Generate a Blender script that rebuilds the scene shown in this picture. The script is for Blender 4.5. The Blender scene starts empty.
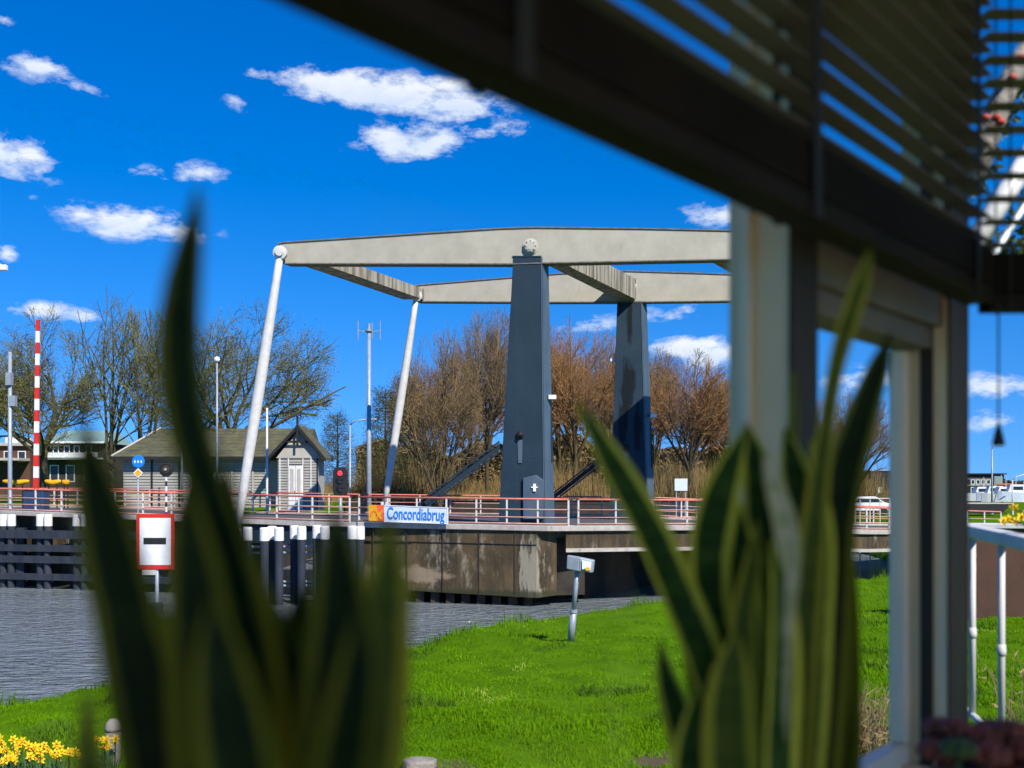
import bpy, bmesh, math, random
import numpy as np
from mathutils import Vector, Matrix
random.seed(7); np.random.seed(7)
sc = bpy.context.scene
COL = sc.collection
R = math.radians

# ------------------------------------------------------------------ camera
EYE = 4.6; HOR = 488.0; F = 1000.0
cam_d = bpy.data.cameras.new('camera'); cam = bpy.data.objects.new('camera', cam_d); COL.objects.link(cam)
cam.location = (0, 0, EYE); cam.rotation_euler = (R(90), 0, 0)
cam_d.sensor_width = 36; cam_d.lens = 36*F/1024; cam_d.shift_y = (HOR-384)/1024
cam_d.clip_start = 0.02; cam_d.clip_end = 3000
cam_d.dof.use_dof = True; cam_d.dof.focus_distance = 41; cam_d.dof.aperture_fstop = 2.5
sc.camera = cam

def P(px, py, d):
    return Vector(((px-512)/F*d, d, EYE+(HOR-py)/F*d))

# ------------------------------------------------------------------ world
SUN_EL = 44; SUN_AZ = 146          # azimuth from +Y towards +X
world = bpy.data.worlds.new("World"); sc.world = world; world.use_nodes = True
nt = world.node_tree; nt.nodes.clear()
def N(nt, t, **kw):
    n = nt.nodes.new(t)
    for k, v in kw.items(): setattr(n, k, v)
    return n
def mathn(nt, op, a, b=None, c=None, clamp=False):
    n = nt.nodes.new('ShaderNodeMath'); n.operation = op; n.use_clamp = clamp
    for i, v in enumerate((a, b, c)):
        if v is None: continue
        if isinstance(v, (int, float)): n.inputs[i].default_value = v
        else: nt.links.new(v, n.inputs[i])
    return n.outputs[0]
L = nt.links.new
sky = N(nt, 'ShaderNodeTexSky', sky_type='NISHITA'); sky.sun_disc = False
sky.sun_elevation = R(SUN_EL); sky.sun_rotation = R(SUN_AZ)
sky.air_density = 0.9; sky.dust_density = 0.0; sky.ozone_density = 3.5; sky.altitude = 0
tcs = N(nt, 'ShaderNodeTexCoord'); mps = N(nt, 'ShaderNodeMapping'); mps.inputs['Location'].default_value = (0,0,.14); mps.inputs['Scale'].default_value = (1,1,.68)
nrm = N(nt, 'ShaderNodeVectorMath', operation='NORMALIZE'); L(tcs.outputs['Generated'], mps.inputs[0]); L(mps.outputs[0], nrm.inputs[0]); L(nrm.outputs[0], sky.inputs[0])   # clear dry air: no white band at the horizon
spc = N(nt, 'ShaderNodeSeparateColor'); L(sky.outputs[0], spc.inputs[0]); cmb = N(nt, 'ShaderNodeCombineColor')
def deepen(ch, k, m):      # polarised, deeper blue sky: push red and green away from the blue channel
    v = mathn(nt, 'SUBTRACT', spc.outputs[2], mathn(nt, 'MULTIPLY', mathn(nt, 'SUBTRACT', spc.outputs[2], ch), k))
    return mathn(nt, 'MULTIPLY', mathn(nt, 'MAXIMUM', v, 0.0), m)
L(deepen(spc.outputs[0], 1.45, 1.0), cmb.inputs[0]); L(deepen(spc.outputs[1], 1.56, 0.95), cmb.inputs[1]); L(mathn(nt, 'MULTIPLY', spc.outputs[2], 1.02), cmb.inputs[2])
tc = N(nt, 'ShaderNodeTexCoord'); sep = N(nt, 'ShaderNodeSeparateXYZ'); L(tc.outputs['Generated'], sep.inputs[0])
az = mathn(nt, 'ARCTAN2', sep.outputs[0], sep.outputs[1])
el = mathn(nt, 'ARCSINE', sep.outputs[2])
def az_el(px, py):
    v = Vector(((px-512)/F, 1, (HOR-py)/F)).normalized()
    return math.atan2(v.x, v.y), math.asin(v.z)
noi = N(nt, 'ShaderNodeTexNoise'); noi.inputs['Scale'].default_value = 24; noi.inputs['Detail'].default_value = 8
noi.inputs['Roughness'].default_value = 0.63
mp = N(nt, 'ShaderNodeMapping'); mp.inputs['Scale'].default_value = (1, 1, 2.0)
L(tc.outputs['Generated'], mp.inputs[0]); L(mp.outputs[0], noi.inputs['Vector'])
nz = mathn(nt, 'MULTIPLY', mathn(nt, 'SUBTRACT', noi.outputs[0], 0.5), 5.0)
# cumulus puffs: px, py, half width, half height, strength
PUFFS = [(335,84,58,17,1.0),(405,95,72,20,1.1),(450,105,50,16,1.0),(415,142,52,19,1.05),(490,131,34,8,.55),(262,75,20,7,.45),
         (237,100,10,7,.5),(130,223,48,14,.9),(160,230,42,11,.8),(85,215,22,8,.5),(12,160,36,20,1.0),(38,172,18,10,.6),(38,68,32,11,.8),(80,88,20,5,.4),
         (195,173,24,8,.55),(147,173,17,6,.45),(32,197,8,4,.4),(8,253,10,8,.6),(48,313,46,9,1.0),(685,350,40,14,1.15),(705,358,30,14,1.1),
         (712,215,24,10,.45),(985,388,34,12,1.0),(590,324,22,6,.35),(668,314,30,6,.3),(985,420,24,6,.3),(880,380,40,10,.4),(5,20,8,5,.4),
         (-120,130,90,30,1),(1150,340,80,26,1),(-150,330,70,18,.9),(1250,200,120,40,1),(-420,260,140,50,1),(1600,330,160,50,1)]
acc = None; shade = None
for (px, py, hw, hh, st) in PUFFS:
    a0, e0 = az_el(px, py)
    a1, _ = az_el(px+hw, py); _, e1 = az_el(px, py-hh)
    da = abs(a1-a0)*1.15; de = abs(e1-e0)*1.2
    u = mathn(nt, 'DIVIDE', mathn(nt, 'SUBTRACT', az, a0), da)
    v = mathn(nt, 'DIVIDE', mathn(nt, 'SUBTRACT', el, e0), de)
    r2 = mathn(nt, 'ADD', mathn(nt, 'MULTIPLY', u, u), mathn(nt, 'MULTIPLY', v, v))
    m = mathn(nt, 'MULTIPLY', mathn(nt, 'SUBTRACT', 1.0, mathn(nt, 'SQRT', r2)), st)
    m = mathn(nt, 'MAXIMUM', m, -0.8)
    acc = m if acc is None else mathn(nt, 'MAXIMUM', acc, m)
    sh = mathn(nt, 'MULTIPLY', v, mathn(nt, 'GREATER_THAN', m, -0.3))
    shade = sh if shade is None else mathn(nt, 'ADD', shade, sh)
gate = mathn(nt, 'MULTIPLY', mathn(nt, 'ADD', acc, 0.42), 1.8, clamp=True)
dens = mathn(nt, 'ADD', mathn(nt, 'MULTIPLY', acc, 1.25), mathn(nt, 'MULTIPLY', nz, 0.75))
dens = mathn(nt, 'MULTIPLY', mathn(nt, 'SUBTRACT', dens, 0.0), 1.15, clamp=True)
dens = mathn(nt, 'MULTIPLY', dens, gate)
dens = mathn(nt, 'SMOOTH_MIN', dens, 0.93, 0.1)
# self shading of the clouds
lit = mathn(nt, 'ADD', 0.62, mathn(nt, 'MULTIPLY', shade, 0.22))
lit = mathn(nt, 'ADD', lit, mathn(nt, 'MULTIPLY', nz, 0.18))
lit = mathn(nt, 'MULTIPLY', lit, 1.0, clamp=True)
crp = N(nt, 'ShaderNodeValToRGB')
crp.color_ramp.elements[0].position = 0.15; crp.color_ramp.elements[0].color = (3.4, 4.3, 5.9, 1)
crp.color_ramp.elements[1].position = 0.9; crp.color_ramp.elements[1].color = (5.7, 5.9, 6.2, 1)
L(lit, crp.inputs[0])
mix = N(nt, 'ShaderNodeMix', data_type='RGBA'); L(dens, mix.inputs[0]); L(cmb.outputs[0], mix.inputs[6]); L(crp.outputs[0], mix.inputs[7])
bg = N(nt, 'ShaderNodeBackground'); bg.inputs['Strength'].default_value = 0.122
L(mix.outputs[2], bg.inputs[0]); wo = N(nt, 'ShaderNodeOutputWorld'); L(bg.outputs[0], wo.inputs[0])

sd = bpy.data.lights.new('sun', 'SUN'); sun = bpy.data.objects.new('sun', sd); COL.objects.link(sun)
sd.energy = 5.0; sd.angle = R(0.5); sd.color = (1, 0.94, 0.85)
svec = Vector((math.sin(R(SUN_AZ))*math.cos(R(SUN_EL)), math.cos(R(SUN_AZ))*math.cos(R(SUN_EL)), math.sin(R(SUN_EL))))
sun.rotation_euler = svec.to_track_quat('Z', 'Y').to_euler()
sc.view_settings.view_transform = 'Standard'; sc.view_settings.look = 'None'
sc.view_settings.exposure = 0.5; sc.view_settings.gamma = 1.0
sc.view_settings.use_curve_mapping = False
sc.cycles.max_bounces = 8; sc.cycles.transparent_max_bounces = 16
sc.cycles.use_denoising = True

# ------------------------------------------------------------------ materials
def mat(name, c1, c2=None, rough=0.7, scale=4.0, detail=6, bump=0.0, bscale=None, metallic=0.0, stretch=(1,1,1), spec=0.3, lo=0.35, hi=0.65, trans=0.0):
    m = bpy.data.materials.new(name); m.use_nodes = True
    nt = m.node_tree; b = nt.nodes['Principled BSDF']
    b.inputs['Roughness'].default_value = rough; b.inputs['Metallic'].default_value = metallic
    b.inputs['Specular IOR Level'].default_value = spec
    c2 = c2 or tuple(x*0.8 for x in c1)
    tc = N(nt, 'ShaderNodeTexCoord'); mp = N(nt, 'ShaderNodeMapping'); mp.inputs['Scale'].default_value = stretch
    nt.links.new(tc.outputs['Object'], mp.inputs[0])
    n = N(nt, 'ShaderNodeTexNoise'); n.inputs['Scale'].default_value = scale; n.inputs['Detail'].default_value = detail
    n.inputs['Roughness'].default_value = 0.65
    nt.links.new(mp.outputs[0], n.inputs['Vector'])
    r = N(nt, 'ShaderNodeValToRGB'); r.color_ramp.elements[0].position = lo; r.color_ramp.elements[1].position = hi
    r.color_ramp.elements[0].color = (*c1, 1); r.color_ramp.elements[1].color = (*c2, 1)
    nt.links.new(n.outputs[0], r.inputs[0]); nt.links.new(r.outputs[0], b.inputs['Base Color'])
    if bump:
        n2 = N(nt, 'ShaderNodeTexNoise'); n2.inputs['Scale'].default_value = bscale or scale*4; n2.inputs['Detail'].default_value = 8
        nt.links.new(mp.outputs[0], n2.inputs['Vector'])
        bp = N(nt, 'ShaderNodeBump'); bp.inputs['Strength'].default_value = bump; bp.inputs['Distance'].default_value = 0.05
        nt.links.new(n2.outputs[0], bp.inputs['Height']); nt.links.new(bp.outputs[0], b.inputs['Normal'])
    return m
def ramp_of(m): return [n for n in m.node_tree.nodes if n.type == 'VALTORGB'][0]
def layer(m, color, scale, stretch, lo, hi, detail=8, amount=1.0):
    """add a stain layer with its own noise over a material's base colour"""
    nt = m.node_tree; b = nt.nodes['Principled BSDF']
    src = b.inputs['Base Color'].links[0].from_socket
    tc = N(nt, 'ShaderNodeTexCoord'); mp = N(nt, 'ShaderNodeMapping'); mp.inputs['Scale'].default_value = stretch
    mp.inputs['Location'].default_value = (scale*1.7, 3.1, scale)
    nt.links.new(tc.outputs['Object'], mp.inputs[0])
    n = N(nt, 'ShaderNodeTexNoise'); n.inputs['Scale'].default_value = scale; n.inputs['Detail'].default_value = detail
    n.inputs['Roughness'].default_value = 0.7
    nt.links.new(mp.outputs[0], n.inputs['Vector'])
    mr = N(nt, 'ShaderNodeMapRange'); mr.inputs[1].default_value = lo; mr.inputs[2].default_value = hi; mr.inputs[4].default_value = amount
    nt.links.new(n.outputs[0], mr.inputs[0])
    mx = N(nt, 'ShaderNodeMix', data_type='RGBA'); mx.inputs[7].default_value = (*color, 1)
    nt.links.new(mr.outputs[0], mx.inputs[0]); nt.links.new(src, mx.inputs[6]); nt.links.new(mx.outputs[2], b.inputs['Base Color'])
    return m

def spot(m, c, rad, color, amount=.9, nscale=3.0, jag=.5, stretch=(1,1,1)):
    nt = m.node_tree; b = nt.nodes['Principled BSDF']; src = b.inputs['Base Color'].links[0].from_socket
    tc = N(nt, 'ShaderNodeTexCoord'); sp = N(nt, 'ShaderNodeSeparateXYZ'); nt.links.new(tc.outputs['Object'], sp.inputs[0])
    q = None
    for k in range(3):
        d_ = mathn(nt, 'DIVIDE', mathn(nt, 'SUBTRACT', sp.outputs[k], c[k]), rad[k]); d_ = mathn(nt, 'MULTIPLY', d_, d_); q = d_ if q is None else mathn(nt, 'ADD', q, d_)
    mp = N(nt, 'ShaderNodeMapping'); mp.inputs['Scale'].default_value = stretch; nt.links.new(tc.outputs['Object'], mp.inputs[0])
    n = N(nt, 'ShaderNodeTexNoise'); n.inputs['Scale'].default_value = nscale; n.inputs['Detail'].default_value = 7; n.inputs['Roughness'].default_value = .7; nt.links.new(mp.outputs[0], n.inputs['Vector'])
    v = mathn(nt, 'ADD', mathn(nt, 'SUBTRACT', 1.0, mathn(nt, 'SQRT', q)), mathn(nt, 'MULTIPLY', mathn(nt, 'SUBTRACT', n.outputs[0], .5), jag*6))
    f = mathn(nt, 'MULTIPLY', mathn(nt, 'MULTIPLY', v, 3.0, clamp=True), amount)
    mx = N(nt, 'ShaderNodeMix', data_type='RGBA'); mx.inputs[7].default_value = (*color, 1)
    nt.links.new(f, mx.inputs[0]); nt.links.new(src, mx.inputs[6]); nt.links.new(mx.outputs[2], b.inputs['Base Color'])
M = {}
M['grass_ground'] = mat('grass_ground', (.045,.11,.002), (.08,.17,.003), rough=1, spec=.02, scale=1.2, bump=.5, bscale=12)
layer(M['grass_ground'], (.07,.05,.025), .8, (1,1,1), .64, .72)
for c_ in ((1.86,12.9),(-.95,12.4)): spot(M['grass_ground'], (c_[0],c_[1],1.2), (.7,.8,3), (.10,.075,.05), .95, 4, .3)
M['beam'] = mat('cream_painted_steel', (.40,.37,.295), (.34,.31,.245), rough=.55, scale=1.3, bump=.03)
layer(M['beam'], (.22,.17,.11), 1.6, (2.5,2.5,.35), .60, .74, amount=.5)
layer(M['beam'], (.16,.12,.08), 7, (1,1,.5), .68, .76, amount=.6)
M['beam_top'] = mat('lichen_dark_edge', (.10,.09,.07), (.2,.18,.14), rough=.9, scale=5)
M['dirty_beam'] = mat('streaked_cream_steel', (.36,.33,.26), (.10,.09,.07), rough=.7, scale=2.2, stretch=(2,2,.12), lo=.42, hi=.62)
M['blue'] = mat('blue_grey_painted_steel', (.014,.030,.046), (.019,.037,.055), rough=.55, scale=.9, spec=.12)
layer(M['blue'], (.04,.055,.07), 1.2, (3,3,.2), .60, .75, detail=4, amount=.35)
M['blue_worn_patchy'] = mat('worn_patchy_blue_steel', (.015,.031,.048), (.021,.039,.057), rough=.55, scale=1.1, spec=.12)
for c_, r_ in (((5.85,50.6,9.6),(.42,.9,1.6)),((5.6,50.6,7.9),(.30,.9,1.3)),((6.35,50.6,7.6),(.25,.9,1.3)),((5.95,50.6,13.0),(.16,.9,1.2))): spot(M['blue_worn_patchy'], c_, r_, (.005,.007,.010), .92, 2.2, .35, (2,2,.5))  # black patches at set spots on the far tower
layer(M['blue_worn_patchy'], (.08,.11,.14), 4, (3,3,.3), .64, .72, amount=.4)
M['blue_light'] = mat('pale_blue_and_sunlit_side', (.050,.080,.115), (.075,.11,.145), rough=.45, scale=2, stretch=(1,1,.3))  # pale blue paint; on the tower sides it paints in the sunlight
M['white'] = mat('white_painted_steel', (.60,.585,.55), (.5,.485,.45), rough=.5, scale=3)
layer(M['white'], (.3,.24,.17), 6, (1,1,.6), .66, .76, amount=.5)
M['rail_red'] = mat('faded_red_rail_paint', (.60,.13,.085), (.64,.22,.15), rough=.5, scale=3)
M['rail_pale'] = mat('bleached_red_rail_paint', (.55,.24,.17), (.60,.36,.29), rough=.6, scale=3)
M['deck'] = mat('deck_asphalt', (.06,.06,.06), (.09,.088,.085), rough=.9, scale=6, bump=.2)
M['kerb'] = mat('pale_concrete_kerb', (.46,.42,.37), (.35,.31,.27), rough=.85, scale=3, bump=.15)
layer(M['kerb'], (.10,.09,.07), 3, (1,1,.6), .62, .72, amount=.7)
M['concrete'] = mat('weathered_concrete', (.110,.076,.038), (.042,.030,.016), rough=.9, scale=.9, stretch=(1,1,.5), bump=.35, bscale=9, lo=.38, hi=.62)
layer(M['concrete'], (.035,.028,.018), 1.1, (1.6,1.6,.14), .45, .58, amount=.92)
layer(M['concrete'], (.30,.26,.19), 1.3, (1,1,.4), .57, .68, amount=.75)
layer(M['concrete'], (.40,.37,.30), 9, (1,1,1), .68, .74, amount=.6)
spot(M['concrete'], (.75,38.2,1.3), (.55,1.2,1.6), (.30,.27,.20), .8, 2.6, .5, (1.5,1.5,.35))
spot(M['concrete'], (-3.6,40.2,1.15), (1.5,1.5,.38), (.26,.20,.13), .8, 1.8, .25, (1,1,1.6))
spot(M['concrete'], (-5.5,41,1.1), (1.2,1.5,.4), (.24,.19,.12), .7, 1.8, .25, (1,1,1.6))
spot(M['concrete'], (0,42,.25), (300,60,.42), (.030,.034,.014), .85, 2.5, .12)
M['dark_concrete'] = mat('darker_concrete', (.05,.042,.032), (.025,.022,.018), rough=.95, scale=1.5, bump=.3)  # darker concrete tone for recesses, underside, joints and foundations
M['timber'] = mat('tarred_timber', (.018,.024,.036), (.035,.042,.055), rough=.75, scale=3, stretch=(1,1,.2), bump=.3)
M['pile_white'] = mat('white_pile_cap', (.78,.78,.76), (.64,.63,.58), rough=.6, scale=4)
M['bark_olive'] = mat('mossy_bark', (.085,.072,.035), (.05,.042,.025), rough=.95, scale=3)
M['bark_dark'] = mat('dark_bark', (.055,.042,.028), (.035,.028,.02), rough=.95, scale=3)
M['bark_brown'] = mat('brown_bark', (.10,.072,.03), (.05,.04,.018), rough=.95, scale=1.5)
M['twig_orange'] = mat('orange_brown_twigs', (.32,.17,.065), (.22,.115,.045), rough=.95, scale=.35)
M['twig_brown'] = mat('brown_twigs', (.25,.165,.075), (.15,.105,.045), rough=.95, scale=.35)
M['twig_olive'] = mat('olive_twigs', (.16,.15,.045), (.10,.095,.03), rough=.95, scale=.5)
M['bud_olive'] = mat('olive_buds', (.21,.22,.05), (.17,.14,.06), rough=.9, scale=1.2)
M['bud_orange'] = mat('orange_buds', (.36,.20,.08), (.24,.135,.05), rough=.9, scale=.6)
M['needle'] = mat('larch_needles', (.055,.068,.03), (.035,.045,.022), rough=.9, scale=2)
M['reed'] = mat('dry_reed', (.34,.245,.12), (.2,.135,.06), rough=.95, scale=.6)
M['thicket'] = mat('dry_thicket', (.30,.19,.07), (.17,.13,.045), rough=.95, scale=.16)
M['plank'] = mat('grey_weathered_boards', (.42,.40,.345), (.34,.32,.275), rough=.85, scale=2)
M['roof_moss'] = mat('mossy_roof', (.105,.105,.045), (.06,.056,.045), rough=.95, scale=1.6, bump=.5, bscale=10)
M['fascia'] = mat('black_fascia', (.012,.012,.013), (.02,.02,.02), rough=.6)
M['render_wall'] = mat('pale_render', (.45,.42,.36), (.38,.35,.3), rough=.85, scale=2)
M['door_white'] = mat('white_door', (.72,.71,.68), (.6,.59,.55), rough=.6)
M['red'] = mat('signal_red', (.62,.03,.02), (.5,.03,.02), rough=.45)
M['orange'] = mat('logo_orange_red', (.80,.11,.04), (.75,.12,.05), rough=.5)
M['yellow'] = mat('yellow_paint', (.72,.38,.01), (.62,.30,.01), rough=.5)
M['black'] = mat('black_matte', (.012,.012,.013), (.02,.02,.02), rough=.6)
M['grey_metal'] = mat('galvanised_steel', (.33,.37,.41), (.25,.29,.33), rough=.45, scale=5, metallic=.2)
M['sign_blue'] = mat('sign_blue', (.01,.20,.68), (.01,.18,.6), rough=.4)
M['sign_white'] = mat('sign_white', (.80,.80,.80), (.72,.72,.73), rough=.4)
M['banner'] = mat('banner_pale', (.62,.68,.78), (.56,.62,.72), rough=.5)
M['blue_box'] = mat('navy_box', (.02,.045,.10), (.03,.055,.11), rough=.5)
M['glass_dark'] = mat('dark_window_glass', (.02,.025,.03), (.03,.035,.04), rough=.08)
M['brown_wall'] = mat('brown_quay_wall', (.115,.058,.036), (.08,.042,.028), rough=.9, scale=.7, bump=.2, lo=.3)
layer(M['brown_wall'], (.06,.035,.025), 2, (1,1,.4), .55, .7)
M['pale_green_roof'] = mat('pale_green_roof', (.20,.31,.28), (.16,.25,.23), rough=.5)
M['car_grey'] = mat('car_silver', (.35,.36,.37), (.3,.31,.32), rough=.3, metallic=.4)
M['car_white'] = mat('car_white', (.7,.71,.72), (.66,.67,.68), rough=.3)
M['car_red'] = mat('brick_orange', (.42,.12,.05), (.33,.10,.05), rough=.7)
M['far_blue'] = mat('tarpaulin_blue', (.02,.13,.42), (.03,.15,.4), rough=.6)
M['slat'] = mat('shaded_blind_slat', (.009,.006,.004), (.017,.012,.008), rough=.7, scale=6, spec=.15)  # stacked slats and rails: their shade is put into this colour
M['slat_lit'] = mat('lit_blind_slat', (.10,.083,.066), (.14,.115,.09), rough=.6, scale=6)  # open slats of the same blind, daylight put into a lighter colour
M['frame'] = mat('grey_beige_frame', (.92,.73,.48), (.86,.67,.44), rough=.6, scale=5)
M['frame_shaded'] = mat('shaded_frame_face', (.10,.065,.032), (.12,.08,.045), rough=.7)  # shade on the corner post's room side, put into the colour
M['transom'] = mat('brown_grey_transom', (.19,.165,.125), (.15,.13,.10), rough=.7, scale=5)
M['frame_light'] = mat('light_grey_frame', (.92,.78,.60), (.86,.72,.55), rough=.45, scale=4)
M['frame_dark'] = mat('dark_brown_and_shaded_frame', (.030,.023,.015), (.042,.033,.022), rough=.6)  # dark brown parts; also paints the shade on the post's room side
M['interior'] = mat('interior_wall', (.82,.76,.64), (.78,.72,.6), rough=.9, scale=2)
M['ceiling'] = mat('interior_ceiling', (.86,.82,.72), (.83,.79,.7), rough=.9, scale=2)
M['floor'] = mat('pale_wood_floor', (.62,.50,.34), (.68,.56,.40), rough=.6, scale=2)
M['terracotta'] = mat('terracotta', (.30,.12,.06), (.24,.1,.055), rough=.85, scale=5)
M['soil'] = mat('soil', (.03,.02,.013), (.05,.035,.02), rough=1, scale=20)
M['succulent'] = mat('dark_red_succulent', (.24,.055,.045), (.15,.05,.035), rough=.5, scale=14)
M['succulent_green'] = mat('green_succulent', (.035,.085,.015), (.06,.1,.025), rough=.5, scale=14)
M['daffodil'] = mat('daffodil_yellow', (.86,.55,.01), (.85,.62,.02), rough=.7, scale=9)
M['trumpet'] = mat('daffodil_trumpet', (.86,.36,.005), (.85,.42,.01), rough=.7)
M['daff_leaf'] = mat('daffodil_leaf', (.05,.11,.035), (.035,.085,.03), rough=.8, scale=5)
M['foliage'] = mat('climber_leaves', (.06,.10,.02), (.10,.13,.03), rough=.8, scale=6)
M['berry'] = mat('red_flowers', (.55,.04,.03), (.45,.1,.06), rough=.6)
M['stone'] = mat('grey_stone', (.30,.27,.23), (.2,.18,.15), rough=.9, scale=8, bump=.4)
M['far_wood'] = mat('far_olive_wood', (.10,.085,.03), (.07,.06,.025), rough=1, scale=.2, bump=.8, bscale=.8)

def emit_mat(name, c, s):
    m = bpy.data.materials.new(name); m.use_nodes = True
    b = m.node_tree.nodes['Principled BSDF']; b.inputs['Base Color'].default_value = (*c, 1)
    b.inputs['Emission Color'].default_value = (*c, 1); b.inputs['Emission Strength'].default_value = s
    return m
M['red_lamp'] = emit_mat('red_signal_lamp', (.9,.03,.05), 0.9)

# glass: clear pane with real fresnel reflection
g = bpy.data.materials.new('window_glass'); g.use_nodes = True; nt = g.node_tree; nt.nodes.clear()
tr = N(nt, 'ShaderNodeBsdfTransparent'); tr.inputs[0].default_value = (.99,.995,.995,1)
gl = N(nt, 'ShaderNodeBsdfGlossy'); gl.inputs['Roughness'].default_value = 0.0
fr = N(nt, 'ShaderNodeFresnel'); fr.inputs[0].default_value = 1.45
mxs = N(nt, 'ShaderNodeMixShader'); o = N(nt, 'ShaderNodeOutputMaterial')
nt.links.new(mathn(nt, 'MULTIPLY', fr.outputs[0], 0.006), mxs.inputs[0]); nt.links.new(tr.outputs[0], mxs.inputs[1]); nt.links.new(gl.outputs[0], mxs.inputs[2]); nt.links.new(mxs.outputs[0], o.inputs[0])
M['glass'] = g

# grass blades
gm = bpy.data.materials.new('grass_blades'); gm.use_nodes = True; nt = gm.node_tree; b = nt.nodes['Principled BSDF']
b.inputs['Roughness'].default_value = .85; b.inputs['Specular IOR Level'].default_value = .06
geo = N(nt, 'ShaderNodeNewGeometry'); r = N(nt, 'ShaderNodeValToRGB'); r.color_ramp.elements[0].color = (.065,.15,.002,1); r.color_ramp.elements[1].color = (.165,.335,.003,1)
e = r.color_ramp.elements.new(.93); e.color = (.15,.32,.003,1)
r.color_ramp.elements[2].color = (.38,.42,.08,1)
n1 = N(nt, 'ShaderNodeTexNoise'); n1.inputs['Scale'].default_value = .55; n1.inputs['Detail'].default_value = 5; tcg = N(nt, 'ShaderNodeTexCoord'); nt.links.new(tcg.outputs['Object'], n1.inputs['Vector'])
fac = mathn(nt, 'ADD', mathn(nt, 'MULTIPLY', geo.outputs['Random Per Island'], .62), mathn(nt, 'MULTIPLY', mathn(nt, 'SUBTRACT', n1.outputs[0], .38), 1.5), clamp=True)
nt.links.new(fac, r.inputs[0]); nt.links.new(r.outputs[0], b.inputs['Base Color'])
tl = N(nt, 'ShaderNodeBsdfTranslucent'); nt.links.new(r.outputs[0], tl.inputs[0]); mm = N(nt, 'ShaderNodeMixShader'); mm.inputs[0].default_value = .3
nt.links.new(b.outputs[0], mm.inputs[1]); nt.links.new(tl.outputs[0], mm.inputs[2]); nt.links.new(mm.outputs[0], nt.nodes['Material Output'].inputs[0])
M['blades'] = gm

tm = gm.copy(); tm.name = 'tuft_blades'; r_t = ramp_of(tm)
for e_, c_ in zip(r_t.color_ramp.elements, ((.035,.085,.006),(.10,.20,.012),(.16,.24,.02))): e_.color = (*c_, 1)
M['tuft'] = tm
# water
wm = bpy.data.materials.new('canal_water'); wm.use_nodes = True; nt = wm.node_tree; b = nt.nodes['Principled BSDF']
b.inputs['Base Color'].default_value = (.165,.19,.198,1); b.inputs['Roughness'].default_value = .06; b.inputs['IOR'].default_value = 1.55
tcg = N(nt, 'ShaderNodeTexCoord'); mp = N(nt, 'ShaderNodeMapping'); mp.inputs['Scale'].default_value = (.8, 1.7, 1); mp.inputs['Rotation'].default_value = (0,0,R(12))
nt.links.new(tcg.outputs['Object'], mp.inputs[0])
n1 = N(nt, 'ShaderNodeTexNoise'); n1.inputs['Scale'].default_value = 2.1; n1.inputs['Detail'].default_value = 3; n1.inputs['Roughness'].default_value = .55; n1.inputs['Distortion'].default_value = .5
nt.links.new(mp.outputs[0], n1.inputs['Vector'])
n3 = N(nt, 'ShaderNodeTexNoise'); n3.inputs['Scale'].default_value = .22; n3.inputs['Detail'].default_value = 3; nt.links.new(mp.outputs[0], n3.inputs['Vector'])
hh_ = mathn(nt, 'MULTIPLY', n1.outputs[0], mathn(nt, 'MULTIPLY', n3.outputs[0], 2.4))
bp = N(nt, 'ShaderNodeBump'); bp.inputs['Strength'].default_value = 1.0; bp.inputs['Distance'].default_value = .34
nt.links.new(hh_, bp.inputs['Height']); nt.links.new(bp.outputs[0], b.inputs['Normal'])
M['water'] = wm

# snake plant leaf: dark banded middle, yellow margins, across the leaf's own width (uv x)
def leaf_mat(name, edge, dark, dark2, ew):
    m = bpy.data.materials.new(name); m.use_nodes = True; nt = m.node_tree; b = nt.nodes['Principled BSDF']
    b.inputs['Roughness'].default_value = .6; b.inputs['Specular IOR Level'].default_value = .15
    uv = N(nt, 'ShaderNodeUVMap'); sp = N(nt, 'ShaderNodeSeparateXYZ'); nt.links.new(uv.outputs[0], sp.inputs[0])
    e = mathn(nt, 'ABSOLUTE', mathn(nt, 'SUBTRACT', sp.outputs[0], .5))
    tc = N(nt, 'ShaderNodeTexCoord'); mp = N(nt, 'ShaderNodeMapping'); mp.inputs['Scale'].default_value = (14, 14, 60); nt.links.new(tc.outputs['Object'], mp.inputs[0])
    n = N(nt, 'ShaderNodeTexNoise'); n.inputs['Scale'].default_value = 1; n.inputs['Detail'].default_value = 4; nt.links.new(mp.outputs[0], n.inputs['Vector'])
    r = N(nt, 'ShaderNodeValToRGB'); r.color_ramp.elements[0].position = .42; r.color_ramp.elements[1].position = .6
    r.color_ramp.elements[0].color = (*dark, 1); r.color_ramp.elements[1].color = (*dark2, 1); nt.links.new(n.outputs[0], r.inputs[0])
    mr = N(nt, 'ShaderNodeMapRange'); mr.inputs[1].default_value = .5-ew-.03; mr.inputs[2].default_value = .5-ew+.02
    nt.links.new(mathn(nt, 'ADD', e, mathn(nt, 'MULTIPLY', mathn(nt, 'SUBTRACT', n.outputs[0], .5), .06)), mr.inputs[0])
    mx = N(nt, 'ShaderNodeMix', data_type='RGBA'); nt.links.new(mr.outputs[0], mx.inputs[0]); nt.links.new(r.outputs[0], mx.inputs[6]); mx.inputs[7].default_value = (*edge, 1)
    nt.links.new(mx.outputs[2], b.inputs['Base Color'])
    tl = N(nt, 'ShaderNodeBsdfTranslucent'); nt.links.new(mx.outputs[2], tl.inputs[0]); mm = N(nt, 'ShaderNodeMixShader'); mm.inputs[0].default_value = .15
    nt.links.new(b.outputs[0], mm.inputs[1]); nt.links.new(tl.outputs[0], mm.inputs[2]); nt.links.new(mm.outputs[0], nt.nodes['Material Output'].inputs[0])
    return m
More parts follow.
